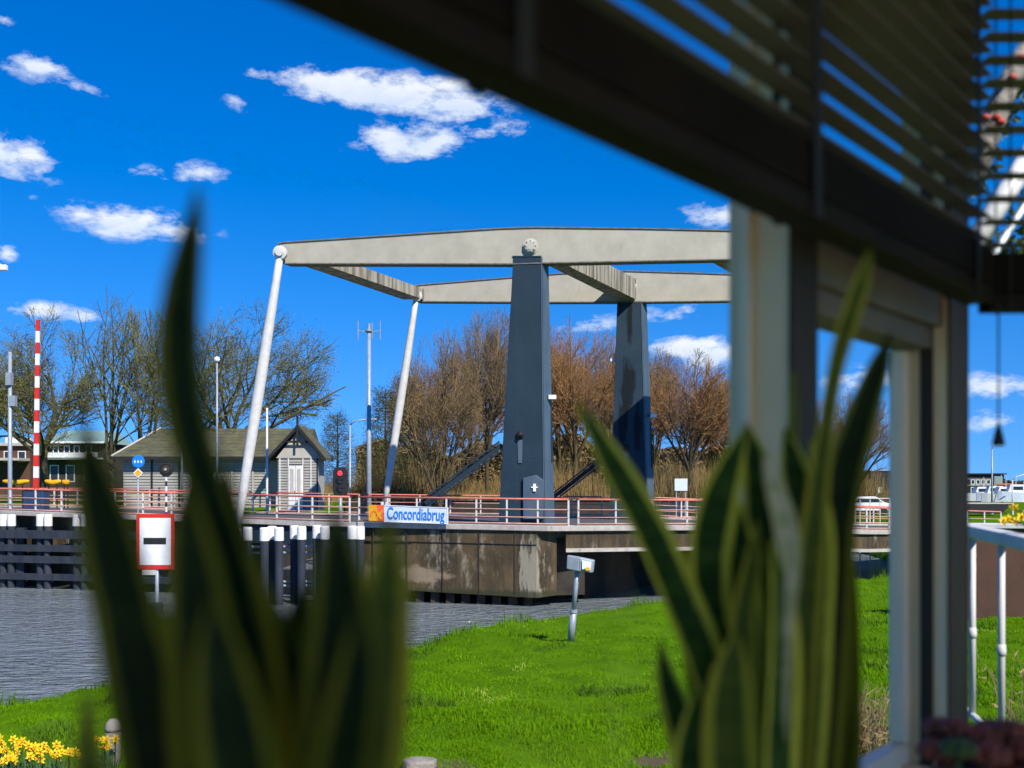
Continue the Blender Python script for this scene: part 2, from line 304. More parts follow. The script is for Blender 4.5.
M['leaf'] = leaf_mat('snake_plant_leaf', (.56,.60,.07), (.014,.048,.006), (.032,.082,.012), .16)
M['leaf_backlit'] = leaf_mat('backlit_snake_plant_leaf', (.42,.44,.25), (.30,.36,.2), (.5,.5,.38), .2)  # backlit leaf: light shining through is put into its colour
M['leaf_olive'] = leaf_mat('olive_snake_plant_leaf', (.30,.31,.03), (.05,.08,.008), (.07,.10,.012), .2)
M['leaf_dark'] = leaf_mat('dark_snake_plant_leaf', (.13,.155,.014), (.004,.014,.002), (.009,.023,.003), .16)

# ------------------------------------------------------------------ mesh helpers
class MB:
    def __init__(s): s.v = []; s.f = []; s.mi = []; s.uv = None
    def face(s, pts, mi=0):
        i = len(s.v); s.v += [tuple(p) for p in pts]; s.f.append(tuple(range(i, i+len(pts)))); s.mi.append(mi)
    def hexa(s, a, b, mi=0):
        """a: 4 pts of one end, b: 4 matching pts of the other end"""
        i = len(s.v); s.v += [tuple(p) for p in list(a)+list(b)]
        for f in ((3,2,1,0),(4,5,6,7),(0,1,5,4),(1,2,6,5),(2,3,7,6),(3,0,4,7)):
            s.f.append(tuple(i+k for k in f)); s.mi.append(mi)
    def box(s, x0, x1, y0, y1, z0, z1, mi=0):
        s.hexa([(x0,y0,z0),(x1,y0,z0),(x1,y1,z0),(x0,y1,z0)], [(x0,y0,z1),(x1,y0,z1),(x1,y1,z1),(x0,y1,z1)], mi)
    def obox(s, c, ux, uy, sx, sy, z0, z1, mi=0):
        """oriented box: centre c(x,y), unit axes ux, uy (2d), half sizes sx, sy"""
        q = [(c[0]+ux[0]*a*sx+uy[0]*b_*sy, c[1]+ux[1]*a*sx+uy[1]*b_*sy) for a, b_ in ((-1,-1),(1,-1),(1,1),(-1,1))]
        s.hexa([(x,y,z0) for x,y in q], [(x,y,z1) for x,y in q], mi)
    def prism(s, pts, off, mi=0):
        """extrude polygon pts by vector off"""
        i = len(s.v); n = len(pts); off = Vector(off)
        s.v += [tuple(p) for p in pts] + [tuple(Vector(p)+off) for p in pts]
        s.f.append(tuple(i+k for k in range(n-1, -1, -1))); s.mi.append(mi)
        s.f.append(tuple(i+n+k for k in range(n))); s.mi.append(mi)
        for k in range(n):
            s.f.append((i+k, i+(k+1)%n, i+n+(k+1)%n, i+n+k)); s.mi.append(mi)
    def tube(s, pts, rad, sides=8, mi=0, cap=True):
        pts = [Vector(p) for p in pts]; n = len(pts)
        if not hasattr(rad, '__len__'): rad = [rad]*n
        base = len(s.v); prev = None
        for k, p in enumerate(pts):
            t = (pts[min(k+1,n-1)]-pts[max(k-1,0)]).normalized()
            if prev is None:
                a = Vector((0,0,1)) if abs(t.z) < .9 else Vector((0,1,0)); u = t.cross(a).normalized()
            else:
                u = (prev - t*prev.dot(t)).normalized()
            prev = u; w = t.cross(u)
            for j in range(sides):
                an = 2*math.pi*j/sides; s.v.append(tuple(p+(u*math.cos(an)+w*math.sin(an))*rad[k]))
        for k in range(n-1):
            for j in range(sides):
                a = base+k*sides+j; b_ = base+k*sides+(j+1)%sides
                s.f.append((a, b_, b_+sides, a+sides)); s.mi.append(mi)
        if cap:
            s.f.append(tuple(base+j for j in range(sides-1,-1,-1))); s.mi.append(mi)
            s.f.append(tuple(base+(n-1)*sides+j for j in range(sides))); s.mi.append(mi)
    def lathe(s, c, prof, sides=16, axis='Z', mi=0):
        """prof list of (r, h) along axis from centre c"""
        base = len(s.v); c = Vector(c)
        for r, h in prof:
            for j in range(sides):
                an = 2*math.pi*j/sides; a, b_ = r*math.cos(an), r*math.sin(an)
                s.v.append(tuple(c + (Vector((a,b_,h)) if axis == 'Z' else Vector((a,h,b_)))))
        for k in range(len(prof)-1):
            for j in range(sides):
                a = base+k*sides+j; b_ = base+k*sides+(j+1)%sides
                s.f.append((a,b_,b_+sides,a+sides)); s.mi.append(mi)
        s.f.append(tuple(base+j for j in range(sides-1,-1,-1))); s.mi.append(mi)
        s.f.append(tuple(base+(len(prof)-1)*sides+j for j in range(sides))); s.mi.append(mi)
    def build(s, name, mats, parent=None, smooth=False, bevel=0, origin=None):
        me = bpy.data.meshes.new(name); 
        o = Vector(origin) if origin is not None else Vector((0,0,0))
        me.from_pydata([tuple(Vector(v)-o) for v in s.v] if origin is not None else s.v, [], s.f)
        if not isinstance(mats, (list, tuple)): mats = [mats]
        for m in mats: me.materials.append(m)
        if len(mats) > 1: me.polygons.foreach_set('material_index', s.mi)
        if smooth: me.polygons.foreach_set('use_smooth', [True]*len(me.polygons))
        me.update()
        bm = bmesh.new(); bm.from_mesh(me); bmesh.ops.recalc_face_normals(bm, faces=bm.faces); bm.to_mesh(me); bm.free()
        ob = bpy.data.objects.new(name, me); COL.objects.link(ob); ob.location = o
        if bevel:
            b = ob.modifiers.new('bevel', 'BEVEL'); b.width = bevel; b.segments = 2; b.limit_method = 'ANGLE'
        if parent is not None:
            ob.parent = parent; ob.location = o - parent_loc(parent)
        return ob
def parent_loc(p):
    l = Vector(p.location)
    while p.parent is not None: p = p.parent; l += Vector(p.location)
    return l
def tag(o, label=None, cat=None, group=None, kind=None):
    if label: o['label'] = label
    if cat: o['category'] = cat
    if group: o['group'] = group
    if kind: o['kind'] = kind
    return o
def thing(name, label, cat, loc=(0,0,0), group=None):
    o = bpy.data.objects.new(name, None); COL.objects.link(o); o.location = loc; o.empty_display_size = .1
    return tag(o, label, cat, group)
def copy_thing(src, loc=None, rz=None, scale=None, label=None, group=None):
    r_ = src.copy(); COL.objects.link(r_)
    if loc is not None: r_.location = loc
    if rz is not None: r_.rotation_euler = (0,0,rz)
    if scale is not None: r_.scale = scale if hasattr(scale,'__len__') else (scale,)*3
    if label: r_['label'] = label
    if group: r_['group'] = group
    for ch in list(src.children):
        c = ch.copy(); COL.objects.link(c); c.parent = r_
        for g2 in list(ch.children):
            d = g2.copy(); COL.objects.link(d); d.parent = c
    return r_
def fast_mesh(name, verts, faces_n, idx, mats, midx=None, smooth=False):
    """numpy mesh: verts (n,3), idx flat loop indices, faces of equal size faces_n"""
    me = bpy.data.meshes.new(name); nv = len(verts); nf = len(idx)//faces_n
    me.vertices.add(nv); me.vertices.foreach_set('co', np.asarray(verts, dtype=np.float32).ravel())
    me.loops.add(nf*faces_n); me.loops.foreach_set('vertex_index', np.asarray(idx, dtype=np.int32).ravel())
    me.polygons.add(nf); me.polygons.foreach_set('loop_start', np.arange(0, nf*faces_n, faces_n, dtype=np.int32))
    me.polygons.foreach_set('loop_total', np.full(nf, faces_n, dtype=np.int32))
    for m in (mats if isinstance(mats,(list,tuple)) else [mats]): me.materials.append(m)
    if midx is not None: me.polygons.foreach_set('material_index', np.asarray(midx, dtype=np.int32))
    if smooth: me.polygons.foreach_set('use_smooth', np.ones(nf, dtype=bool))
    me.update(calc_edges=True); me.validate()
    return me

# ------------------------------------------------------------------ terrain
def XY(px, d): return ((px-512)/F*d, d)
NEAR = [(-400,-60),(-60,2),(-22,12)]+[XY(*a) for a in ((-200,16.5),(0,19.1),(60,20.6),(105,20.8),(250,23),(400,25.9),(450,29),(560,32.5),(640,36),(740,40),(860,45.6),(930,52))]+[(25,75),(27,400)]
FAR = [(-400,90),(-60,62),(-26,51.2),(-13.8,45.5),(-13.3,80),(22,80),(26,66),(400,66)]
nX = np.array([p[0] for p in NEAR]); nY = np.array([p[1] for p in NEAR]); fX = np.array([p[0] for p in FAR]); fY = np.array([p[1] for p in FAR])
def seg_dist(x, y):
    best = np.full(np.shape(x), 1e9)
    for (x0,y0),(x1,y1) in zip(NEAR[:-1], NEAR[1:]):
        dx, dy = x1-x0, y1-y0; t = np.clip(((x-x0)*dx+(y-y0)*dy)/(dx*dx+dy*dy), 0, 1)
        best = np.minimum(best, np.hypot(x-x0-t*dx, y-y0-t*dy))
    return best
def sm(t): t = np.clip(t, 0, 1); return t*t*(3-2*t)
def height(x, y):
    x = np.asarray(x, float); y = np.asarray(y, float)
    s = seg_dist(x, y)*np.where(y < np.interp(x, nX, nY), 1, -1)
    wob = .08*np.sin(x*1.3+y*.7)*np.sin(y*1.1-x*.4) + .055*np.sin(x*3.1+1)*np.sin(y*2.7+np.sin(x*1.7))
    zn = -1.2 + 1.75*sm((s+.6)/1.5) + np.clip(.042*s, 0, 1.85) + wob*sm(s/2)
    sf = y - np.interp(x, fX, fY)
    lr = sm((x+5)/45.0)
    zf = -1.2 + (4.3-.9*lr)*sm((sf+.2)/.8) + np.clip(sf/18, 0, 1)*(.45-.35*lr)
    far_down = np.clip((y-150)/250, 0, 1)*0
    return np.maximum(zn, zf) + far_down, s
def axis(segs):
    out = []
    for a, b_, st in segs: out += list(np.arange(a, b_, st))
    return np.array(out)
gx = axis([(-900,-120,60),(-120,-40,8),(-40,-14.6,.8),(-14.6,-12.6,.2),(-12.6,30,.45),(30,60,3),(60,900.1,60)])
gy = axis([(-400,-20,38),(-20,4,4),(4,58,.45),(58,84,.8),(84,150,6),(150,1200.1,75)])
GX, GY = np.meshgrid(gx, gy); GZ, _ = height(GX, GY)
verts = np.stack([GX.ravel(), GY.ravel(), GZ.ravel()], 1); nx_, ny_ = len(gx), len(gy)
i0 = (np.arange(ny_-1)[:,None]*nx_+np.arange(nx_-1)[None,:]).ravel()
idx = np.stack([i0, i0+1, i0+nx_+1, i0+nx_], 1).ravel()
ground = bpy.data.objects.new('ground', fast_mesh('ground', verts, 4, idx, M['grass_ground'], smooth=True)); COL.objects.link(ground); ground['kind'] = 'structure'
w = MB(); w.face([(-900,-400,0),(900,-400,0),(900,400,0),(-900,400,0)]); wat = w.build('water', M['water']); wat['kind'] = 'structure'

# grass blades
def blades(name, n, pxr, dr, hr, wr, label_kind=True, power=1.0, filt=None, seed=1, lift=0.0):
    rs = np.random.RandomState(seed)
    d = 1/(1/dr[1]**power + rs.rand(n)*(1/dr[0]**power-1/dr[1]**power)); d = d**(1/power) if power != 1 else d
    px = pxr[0] + rs.rand(n)*(pxr[1]-pxr[0]); x = (px-512)/F*d; y = d
    z, s = height(x, y); keep = (s > -.15) & (z > -.1) & (y < 60)
    if filt is not None: keep &= filt(x, y, s)
    x, y, z, s = x[keep], y[keep], z[keep], s[keep]; m = len(x)
    tuft = .55+.75*np.clip(np.sin(x*2.3+np.sin(y*1.9)*2)*np.sin(y*2.1+np.sin(x*1.7)*2),0,1) + .35*np.clip(np.sin(x*.6+y*.5),0,1)
    h = (hr[0]+rs.rand(m)**2*(hr[1]-hr[0]))*tuft*np.where(s < 1.1, 1.5+1.3*np.clip(np.sin(x*1.7+y)*np.sin(x*.9-y*.5)+.3,0,1), 1.0); wd = (wr[0]+rs.rand(m)*(wr[1]-wr[0]))*(1+y/45)
    a = rs.rand(m)*2*np.pi; lean = rs.rand(m)*.75; la = rs.rand(m)*2*np.pi*.5+.3
    ux, uy = np.cos(a)*wd, np.sin(a)*wd; lx, ly = np.cos(la)*h*lean, np.sin(la)*h*lean
    z = z - .015
    v = np.empty((m, 5, 3))
    v[:,0] = np.stack([x-ux, y-uy, z], 1); v[:,1] = np.stack([x+ux, y+uy, z], 1)
    v[:,2] = np.stack([x+ux*.75+lx*.35, y+uy*.75+ly*.35, z+h*.55], 1); v[:,3] = np.stack([x-ux*.75+lx*.35, y-uy*.75+ly*.35, z+h*.55], 1)
    v[:,4] = np.stack([x+lx, y+ly, z+h*(1-.3*lean)], 1)
    b0 = np.arange(m)*5
    tri = np.stack([b0,b0+1,b0+2, b0,b0+2,b0+3, b0+3,b0+2,b0+4], 1).ravel()
    ob = bpy.data.objects.new(name, fast_mesh(name, v.reshape(-1,3), 3, tri, M['blades'])); COL.objects.link(ob)
    return ob
hut = lambda x, y, s: ~((y < 9))
SOIL = [(1.86,12.9,.30,.45),(-.95,12.4,.22,.25)]
def nosoil(x,y,s):
    ok = (y > 9)
    for cx,cy,ra,rb in SOIL: ok &= (((x-cx)/ra)**2+((y-cy)/rb)**2) > 1+.45*np.sin(x*17)*np.sin(y*13)
    return ok
g1 = blades('grass', 620000, (-160,1180), (10.5,56), (.035,.115), (.0035,.008), power=1.0, filt=nosoil, seed=3)
tag(g1, 'bright green spring grass covering the near canal bank', 'grass', kind='stuff')

def tuftfilt(x, y, s): 
    v = np.sin(x*1.31+np.sin(y*.9)*1.7)*np.sin(y*1.07+np.sin(x*.8)*1.3)
    return ((v > .80) | ((s < .9) & (v > -.1))) & nosoil(x,y,s)
g2 = blades('grass_tufts', 260000, (-160,1180), (11,50), (.10,.26), (.005,.010), filt=lambda x,y,s: tuftfilt(x,y,s), seed=8)
g2.data.materials[0] = M['tuft']; tag(g2, 'taller darker grass tufts on the bank and along the waterline', 'grass tufts', kind='stuff')
# ------------------------------------------------------------------ bridge deck
E = [(-420,62,505),(-150,52,509),(0,47,511),(310,41,522),(547,38.5,526.6),(696,41,526),(870,46,530.5),(1000,55,531),(1250,80,528)]
EP = [P(a, c, b_) for a, b_, c in E]
def edge_at(X):
    xs = [p.x for p in EP]
    return Vector((X, float(np.interp(X, xs, [p.y for p in EP])), float(np.interp(X, xs, [p.z for p in EP]))))
def far_edge(X):
    p = edge_at(X); q = 53.5 + max(0, abs(X-2)-14)*.35
    return Vector((X, max(q, p.y+9), p.z))
XS_L = [p.x for p in EP if p.x < -13] + [-13.2]
LEAF = (-13.1, -6.3)
def deck_strip(mb, xs, off0, off1, z0, z1, mi=0, far=False):
    for a, b_ in zip(xs[:-1], xs[1:]):
        pa, pb = edge_at(a), edge_at(b_); fa, fb = far_edge(a), far_edge(b_)
        def pt(p, f, o): 
            return Vector((p.x, (f.y if far else p.y)+o, p.z))
        q0, q1 = pt(pa, fa, off0), pt(pa, fa, off1) if not far is None else None
        r0, r1 = pt(pb, fb, off0), pt(pb, fb, off1)
        Z = lambda p, z: (p.x, p.y, p.z+z)
        mb.hexa([Z(q0,z0),Z(q1,z0),Z(q1,z1),Z(q0,z1)], [Z(r0,z0),Z(r1,z0),Z(r1,z1),Z(r0,z1)], mi)
def full_strip(mb, xs, z0, z1, in0=0, in1=0, mi=0):
    for a, b_ in zip(xs[:-1], xs[1:]):
        pa, pb, fa, fb = edge_at(a), edge_at(b_), far_edge(a), far_edge(b_)
        Z = lambda p, o, z: (p.x, p.y+o, p.z+z)
        mb.hexa([Z(pa,in0,z0),Z(fa,-in1,z0),Z(fa,-in1,z1),Z(pa,in0,z1)], [Z(pb,in0,z0),Z(fb,-in1,z0),Z(fb,-in1,z1),Z(pb,in0,z1)], mi)
xs_left = [p.x for p in EP if p.x < -13.5]+[LEAF[0]-.05]
xs_mid = [LEAF[0]+.03, -10, edge_at(-8.28).x, LEAF[1]-.03]
xs_right = [LEAF[1]+.05, -3, EP[4].x, 5, EP[5].x, 12, EP[6].x, 22, EP[7].x, EP[8].x]
br = thing('road_bridge', 'concrete road bridge deck crossing the canal beside the drawbridge towers', 'bridge', (0,45,3))
m = MB(); full_strip(m, xs_left, -.55, -.06, .46, .46); full_strip(m, xs_right, -.45, -.06, .5, .5); m.build('deck_slab', M['deck'], br)
for xs in (xs_left, xs_right):
    for fr_ in (False, True):
        m = MB(); deck_strip(m, xs, -.05 if not fr_ else -.45, .45 if not fr_ else .05, -.18, .03, far=fr_); m.build('kerb', M['kerb'], br, bevel=.02)
# right span fascia girder with ledge
m = MB(); xr = [2.1, EP[5].x, 12, EP[6].x, 22, EP[7].x]
for a, b_ in zip(xr[:-1], xr[1:]):
    pa, pb = edge_at(a), edge_at(b_)
    m.hexa([(pa.x,pa.y+.12,pa.z-.85),(pa.x,pa.y+.6,pa.z-.85),(pa.x,pa.y+.6,pa.z-.185),(pa.x,pa.y+.12,pa.z-.185)], [(pb.x,pb.y+.12,pb.z-.85),(pb.x,pb.y+.6,pb.z-.85),(pb.x,pb.y+.6,pb.z-.185),(pb.x,pb.y+.12,pb.z-.185)])
m.build('girder', M['concrete'], br)
m = MB()
for a, b_ in zip(xr[:-1], xr[1:]):
    pa, pb = edge_at(a), edge_at(b_)
    m.hexa([(pa.x,pa.y,pa.z-1.0),(pa.x,pa.y+.7,pa.z-1.0),(pa.x,pa.y+.7,pa.z-.855),(pa.x,pa.y,pa.z-.855)], [(pb.x,pb.y,pb.z-1.0),(pb.x,pb.y+.7,pb.z-1.0),(pb.x,pb.y+.7,pb.z-.855),(pb.x,pb.y,pb.z-.855)])
m.build('ledge', M['kerb'], br)
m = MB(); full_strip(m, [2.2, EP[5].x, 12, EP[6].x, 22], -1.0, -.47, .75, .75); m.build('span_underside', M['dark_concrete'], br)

# big concrete pier under the towers
pier = thing('bridge_pier', 'massive stained concrete pier under the grey towers, standing in the water', 'bridge pier', (-2,42,0))
A = (-7.0, 41.6); B_ = (.95, 38.0); C_ = (1.75, 38.9); D_ = (2.35, 39.9)
zt = lambda x, y: edge_at(x).z - .19
m = MB()
poly = [A, (-4, 40.0-.0), B_, C_, (1.75,53), (-7,53)]
poly = [(-7.0, edge_at(-7).y+.15), (-4, edge_at(-4).y+.08), (.95, edge_at(.95).y+.05), (1.75, edge_at(1.75).y+.5), (1.75,53), (-7,53)]
zb = [.55,.5,.35,.4,.4,.5]
n = len(poly); i = len(m.v)
top = [(x,y,edge_at(x).z-.19) for x,y in poly]; bot = [(x,y,z) for (x,y),z in zip(poly,zb)]
m.face(list(reversed(bot))); m.face(top)
for k in range(n): m.face([bot[k], bot[(k+1)%n], top[(k+1)%n], top[k]])
m.build('pier_wall', M['concrete'], pier)
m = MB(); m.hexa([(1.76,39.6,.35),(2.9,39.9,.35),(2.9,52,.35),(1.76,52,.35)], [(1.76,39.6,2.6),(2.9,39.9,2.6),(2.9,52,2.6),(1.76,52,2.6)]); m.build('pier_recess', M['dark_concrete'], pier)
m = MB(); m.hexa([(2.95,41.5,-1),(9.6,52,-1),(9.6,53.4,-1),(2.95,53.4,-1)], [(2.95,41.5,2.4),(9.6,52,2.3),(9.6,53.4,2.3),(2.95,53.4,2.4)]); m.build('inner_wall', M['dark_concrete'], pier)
m = MB()
for (x0, x1) in ((-7.0,-4),(-4,.95)):                       # horizontal casting joint lip
    a, b_ = edge_at(x0), edge_at(x1)
    m.hexa([(x0,a.y+.04,a.z-.72),(x0,a.y+.14,a.z-.72),(x0,a.y+.14,a.z-.70),(x0,a.y+.04,a.z-.70)], [(x1,b_.y+.01,b_.z-.72),(x1,b_.y+.1,b_.z-.72),(x1,b_.y+.1,b_.z-.70),(x1,b_.y+.01,b_.z-.70)])
m.build('casting_joint', M['dark_concrete'], pier)
for x in (-5.6,-4.2,-2.75,-1.3,.1):
    a = edge_at(x); m = MB(); m.box(x-.012, x+.012, a.y+.02, a.y+.2, .5, a.z-.19); m.build('formwork_joint', M['dark_concrete'], pier)
for k in range(13):                                          # foundation piles under the wall
    x = -6.8 + k*.62; a = edge_at(x); m = MB(); m.box(x-.17, x+.17, a.y+.35, a.y+.75, -1.2, .62); m.build('foundation_pile', M['dark_concrete'], pier)
m = MB(); m.box(-6.9, 3.4, 42.2, 43, -1.2, .62); m.build('foundation_wall', M['dark_concrete'], pier)

# left quay
ql = thing('quay_wall', 'dark concrete quay wall under the left approach, behind the timber fender', 'quay wall', (-30,50,0))
m = MB()
xsl = xs_left
for a, b_ in zip(xsl[:-1], xsl[1:]):
    pa, pb = edge_at(a), edge_at(b_)
    m.hexa([(pa.x,pa.y+.4,-1.2),(pa.x,pa.y+5,-1.2),(pa.x,pa.y+5,pa.z-.56),(pa.x,pa.y+.4,pa.z-.2)], [(pb.x,pb.y+.4,-1.2),(pb.x,pb.y+5,-1.2),(pb.x,pb.y+5,pb.z-.56),(pb.x,pb.y+.4,pb.z-.2)])
m.build('wall', M['concrete'], ql)

rv = thing('canal_revetment', 'dark sheet-piled canal bank under and beyond the bridge span', 'revetment', (4,79.6,0))
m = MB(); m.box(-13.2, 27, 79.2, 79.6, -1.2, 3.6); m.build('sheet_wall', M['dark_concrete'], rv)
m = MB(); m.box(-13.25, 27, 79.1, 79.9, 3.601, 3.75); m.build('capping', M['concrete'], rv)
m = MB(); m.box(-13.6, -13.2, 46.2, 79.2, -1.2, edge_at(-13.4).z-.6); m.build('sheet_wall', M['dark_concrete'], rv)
# bascule leaf (blue girders under the deck)
leaf = thing('bridge_leaf', 'lifting bridge leaf with blue side girder hanging from two white rods', 'bridge leaf', (-10,45,3))
m = MB(); full_strip(m, xs_mid, -.2, -.06, .41, .41); m.build('leaf_deck', M['deck'], leaf)
m = MB(); deck_strip(m, xs_mid, -.06, .4, -.16, .02); m.build('edge_strip', M['kerb'], leaf)
m = MB(); deck_strip(m, xs_mid, -.4, .06, -.16, .02, far=True); m.build('edge_strip', M['kerb'], leaf)
for k, fr_ in enumerate((.16, .5, .84)):
    m = MB()
    for a, b_ in zip(xs_mid[:-1], xs_mid[1:]):
        pa, pb, fa, fb = edge_at(a), edge_at(b_), far_edge(a), far_edge(b_)
        ya = pa.y+(fa.y-pa.y)*fr_-.1; yb = pb.y+(fb.y-pb.y)*fr_-.1
        if k == 0: ya, yb = pa.y+.1, pb.y+.1
        if k == 2: ya, yb = fa.y-.5, fb.y-.5
        m.hexa([(pa.x,ya,pa.z-.95),(pa.x,ya+.3,pa.z-.95),(pa.x,ya+.3,pa.z-.205),(pa.x,ya,pa.z-.205)], [(pb.x,yb,pb.z-.95),(pb.x,yb+.3,pb.z-.95),(pb.x,yb+.3,pb.z-.205),(pb.x,yb,pb.z-.205)])
    m.build('girder', M['blue'], leaf)

# ------------------------------------------------------------------ railings
def railing(name, label, x0, x1, step, far=False, h=1.05, gap=0.0, mats=('white','rail_red'), group=None, jitter=0.0):
    fn = far_edge if far else edge_at; o = .12 if not far else -.12
    base = fn((x0+x1)/2); t = thing(name, label, 'railing', (base.x, base.y+o, base.z), group)
    n = max(1, round((x1-x0)/step)); xs = [x0+(x1-x0)*k/n for k in range(n+1)]
    for k, x in enumerate(xs):
        p = fn(x); m = MB(); m.box(x-.035, x+.035, p.y+o-.03, p.y+o+.03, p.z-.14 if not far else p.z+.02, p.z+h-.03); m.build('post', M[mats[0]], t)
    for zz, rr in ((h, .040), (h*.62, .019), (h*.33, .019), (.10, .026)):
        m = MB(); m.tube([ (x, fn(x).y+o-(.0 if zz == h else .055), fn(x).z+zz) for x in ([x0]+[p.x for p in EP if x0 < p.x < x1]+[x1]) ], rr, 8); m.build('rail', M[mats[1]] if zz == h else M['rail_pale'], t, smooth=True)
    return t
railing('bridge_railing', 'red and white railing on the near edge of the left approach, above the timber fender', -38, -13.4, 1.45)
railing('bridge_railing', 'red and white railing on the lifting leaf, right of the near hanger rod', -13.0, -6.6, 1.5)
railing('bridge_railing', 'red and white railing in front of the near tower, carrying the name banner', -6.2, 2.2, 1.2)
railing('bridge_railing', 'red and white railing on the right span, right of the near tower', 2.6, 27, 1.5)
G = 'railings along the far kerb of the bridge'
railing('bridge_railing', 'far kerb railing of the left approach, in front of the boarded shed', -38, -14, 1.6, far=True)
railing('bridge_railing', 'far kerb railing between the hanger rods and the far tower', -13, 4.8, 1.6, far=True)
railing('bridge_railing', 'far kerb railing right of the far tower', 7.5, 26, 1.6, far=True)

# ------------------------------------------------------------------ towers + balance
DN, DF = 42.0, 50.6
def tower(label, d, tl, tr, trs, bl, brr, brs, ytop, ybot, m_, tt, tb):
    base = P((bl+brr)/2, ybot, d); t = thing('bridge_tower', label, 'bridge tower', base)
    a = [P(bl,ybot,d), P(brr,ybot,d)]; c = [P(tl,ytop,d), P(tr,ytop,d)]
    def back(p, px_s, th):                                     # back corner seen at px_s for thickness th
        y = p.y+th; return Vector(((px_s-512)/F*y, y, p.z))
    bb = back(a[1], brs, tb); bt = back(c[1], trs, tt)
    ab = Vector((a[0].x+(bb.x-a[1].x), bb.y, a[0].z)); cb = Vector((c[0].x+(bt.x-c[1].x), bt.y, c[0].z))
    m = MB(); m.hexa([a[0],a[1],bb,ab],[c[0],c[1],bt,cb]); body = m.build('column', m_, t, bevel=.03)
    # right side plate, its sunlit paleness put into the colour
    m = MB(); n = Vector((.02,-.012,0))
    q = [a[1],bb,bt,c[1]]; inner = [q[0].lerp(q[1],.06),q[1].lerp(q[0],.02),q[2].lerp(q[3],.02),q[3].lerp(q[2],.06)]
    m.prism([p+n for p in inner], (.02,0,0)); m.build('side_plate', M['blue_light'], t)
    m = MB(); m.tube([a[1]+Vector((0,-.005,0)), c[1]+Vector((0,-.005,0))], .03, 6); m.build('edge_bead', M['blue_light'], t)
    return t, a, c, bb, bt
t1, a1, c1, bb1, bt1 = tower('near blue-grey steel tower, larger and cleaner of the two, holding up the cream beam', DN, 513, 541, 547.5, 498, 544, 554, 257, 527, M['blue'], .5, .75)
t2, a2, c2, bb2, bt2 = tower('far blue-grey steel tower with black patches on its paint, smaller in view', DF, 617, 641, 646, 609.5, 647, 654.5, 302, 520.5, M['blue_worn_patchy'], .45, .7)
# cap plates
for t, c, bt in ((t1,c1,bt1),(t2,c2,bt2)):
    m = MB(); ex = Vector((.05,0,0)); m.box(c[0].x-.02, c[1].x+.02, c[0].y-.02, c[0].y+.024, c[0].z-.0, c[0].z+.05); m.build('cap_plate', M['blue'], t)
# door, hook, lamp on near tower, cable tray
def front_x(px, py, d, o=.03): p = P(px, py, d); return Vector((p.x*(d-o)/d, d-o, EYE+(p.z-EYE)*(d-o)/d))
m = MB(); q = [front_x(523,478,DN,.0), front_x(536,475,DN,.0), front_x(543,480,DN,0), front_x(543,519,DN,0), front_x(523,519,DN,0)]
m.prism(q, (0,-.16,0)); m.build('cabinet', M['blue_light'], t1, bevel=.015)
m = MB(); q = front_x(534.5,489,DN,.17); m.box(q.x-.06,q.x+.06,q.y-.06,q.y-.01,q.z-.1,q.z+.22); m.box(q.x-.14,q.x+.14,q.y-.05,q.y-.012,q.z+.05,q.z+.1); m.build('cabinet_label', M['sign_white'], t1)
for (t,px,py,d) in ((t1,520,435,DN),(t2,626,447,DF)):
    m = MB(); q = front_x(px,py,d,.0); m.lathe(q, [(.16,-.01),(.17,-.08),(.10,-.1),(.09,-.22),(.02,-.24)], 14, 'Y'); m.build('bolt_boss', M['black'], t, smooth=True)
    m = MB(); m.prism([front_x(px-2.5,py+5,d,0), front_x(px+2.5,py+5,d,0), front_x(px+2,py+28,d,0), front_x(px-2,py+28,d,0)], (0,-.05,0)); m.build('guide_plate', M['blue_light'], t)
def flood(t, px, py, d, right=True):
    q = P(px, py, d+.4); s = 1 if right else -1; m = MB()
    m.tube([q-Vector((s*.35,0,.1)), q], .03, 6); m.box(q.x-.03,q.x+.30*s if s>0 else q.x+.03,q.y-.16,q.y+.16,q.z-.02,q.z+.16) if s>0 else m.box(q.x-.3,q.x+.03,q.y-.16,q.y+.16,q.z-.02,q.z+.14)
    m.build('floodlight', M['sign_white'], t, bevel=.02)
flood(t1, 549, 399, DN); flood(t2, 650.5, 417, DF); flood(t2, 616, 361.5, DF, False)
for (t,px0,py0,px1,py1,d) in ((t1,550.5,405,552,462,DN+.55),(t2,650.5,422,652,468,DF+.5)):
    m = MB(); m.tube([P(px0,py0,d),P(px1,py1,d)], .055, 6); m.build('cable_pipe', M['blue'], t)

def diag(name, parent, p, q, w_, h_, mat_):
    p, q = Vector(p), Vector(q); t = (q-p).normalized(); s = t.cross(Vector((0,1,0))).normalized(); y = Vector((0,1,0))
    m = MB()
    c = lambda o, a, b_: o+s*a*w_/2+y*b_*h_/2
    web = [c(p,-.6,-.25),c(p,.6,-.25),c(p,.6,.25),c(p,-.6,.25)]; m.hexa(web,[x+(q-p) for x in web])
    for k in (-1,1):
        f = [p+s*(k*w_/2)+s*(-.03)+y*(-h_/2), p+s*(k*w_/2)+s*.03+y*(-h_/2), p+s*(k*w_/2)+s*.03+y*(h_/2), p+s*(k*w_/2)+s*(-.03)+y*(h_/2)]
        m.hexa(f, [x+(q-p) for x in f])
    return m.build(name, mat_, parent)
diag('stay', t1, P(425,503,DN+.25), P(502,445,DN+.25), .36, .4, M['blue'])
diag('stay', t2, P(550,500,DF+.2), P(614,450,DF+.2), .34, .4, M['blue'])

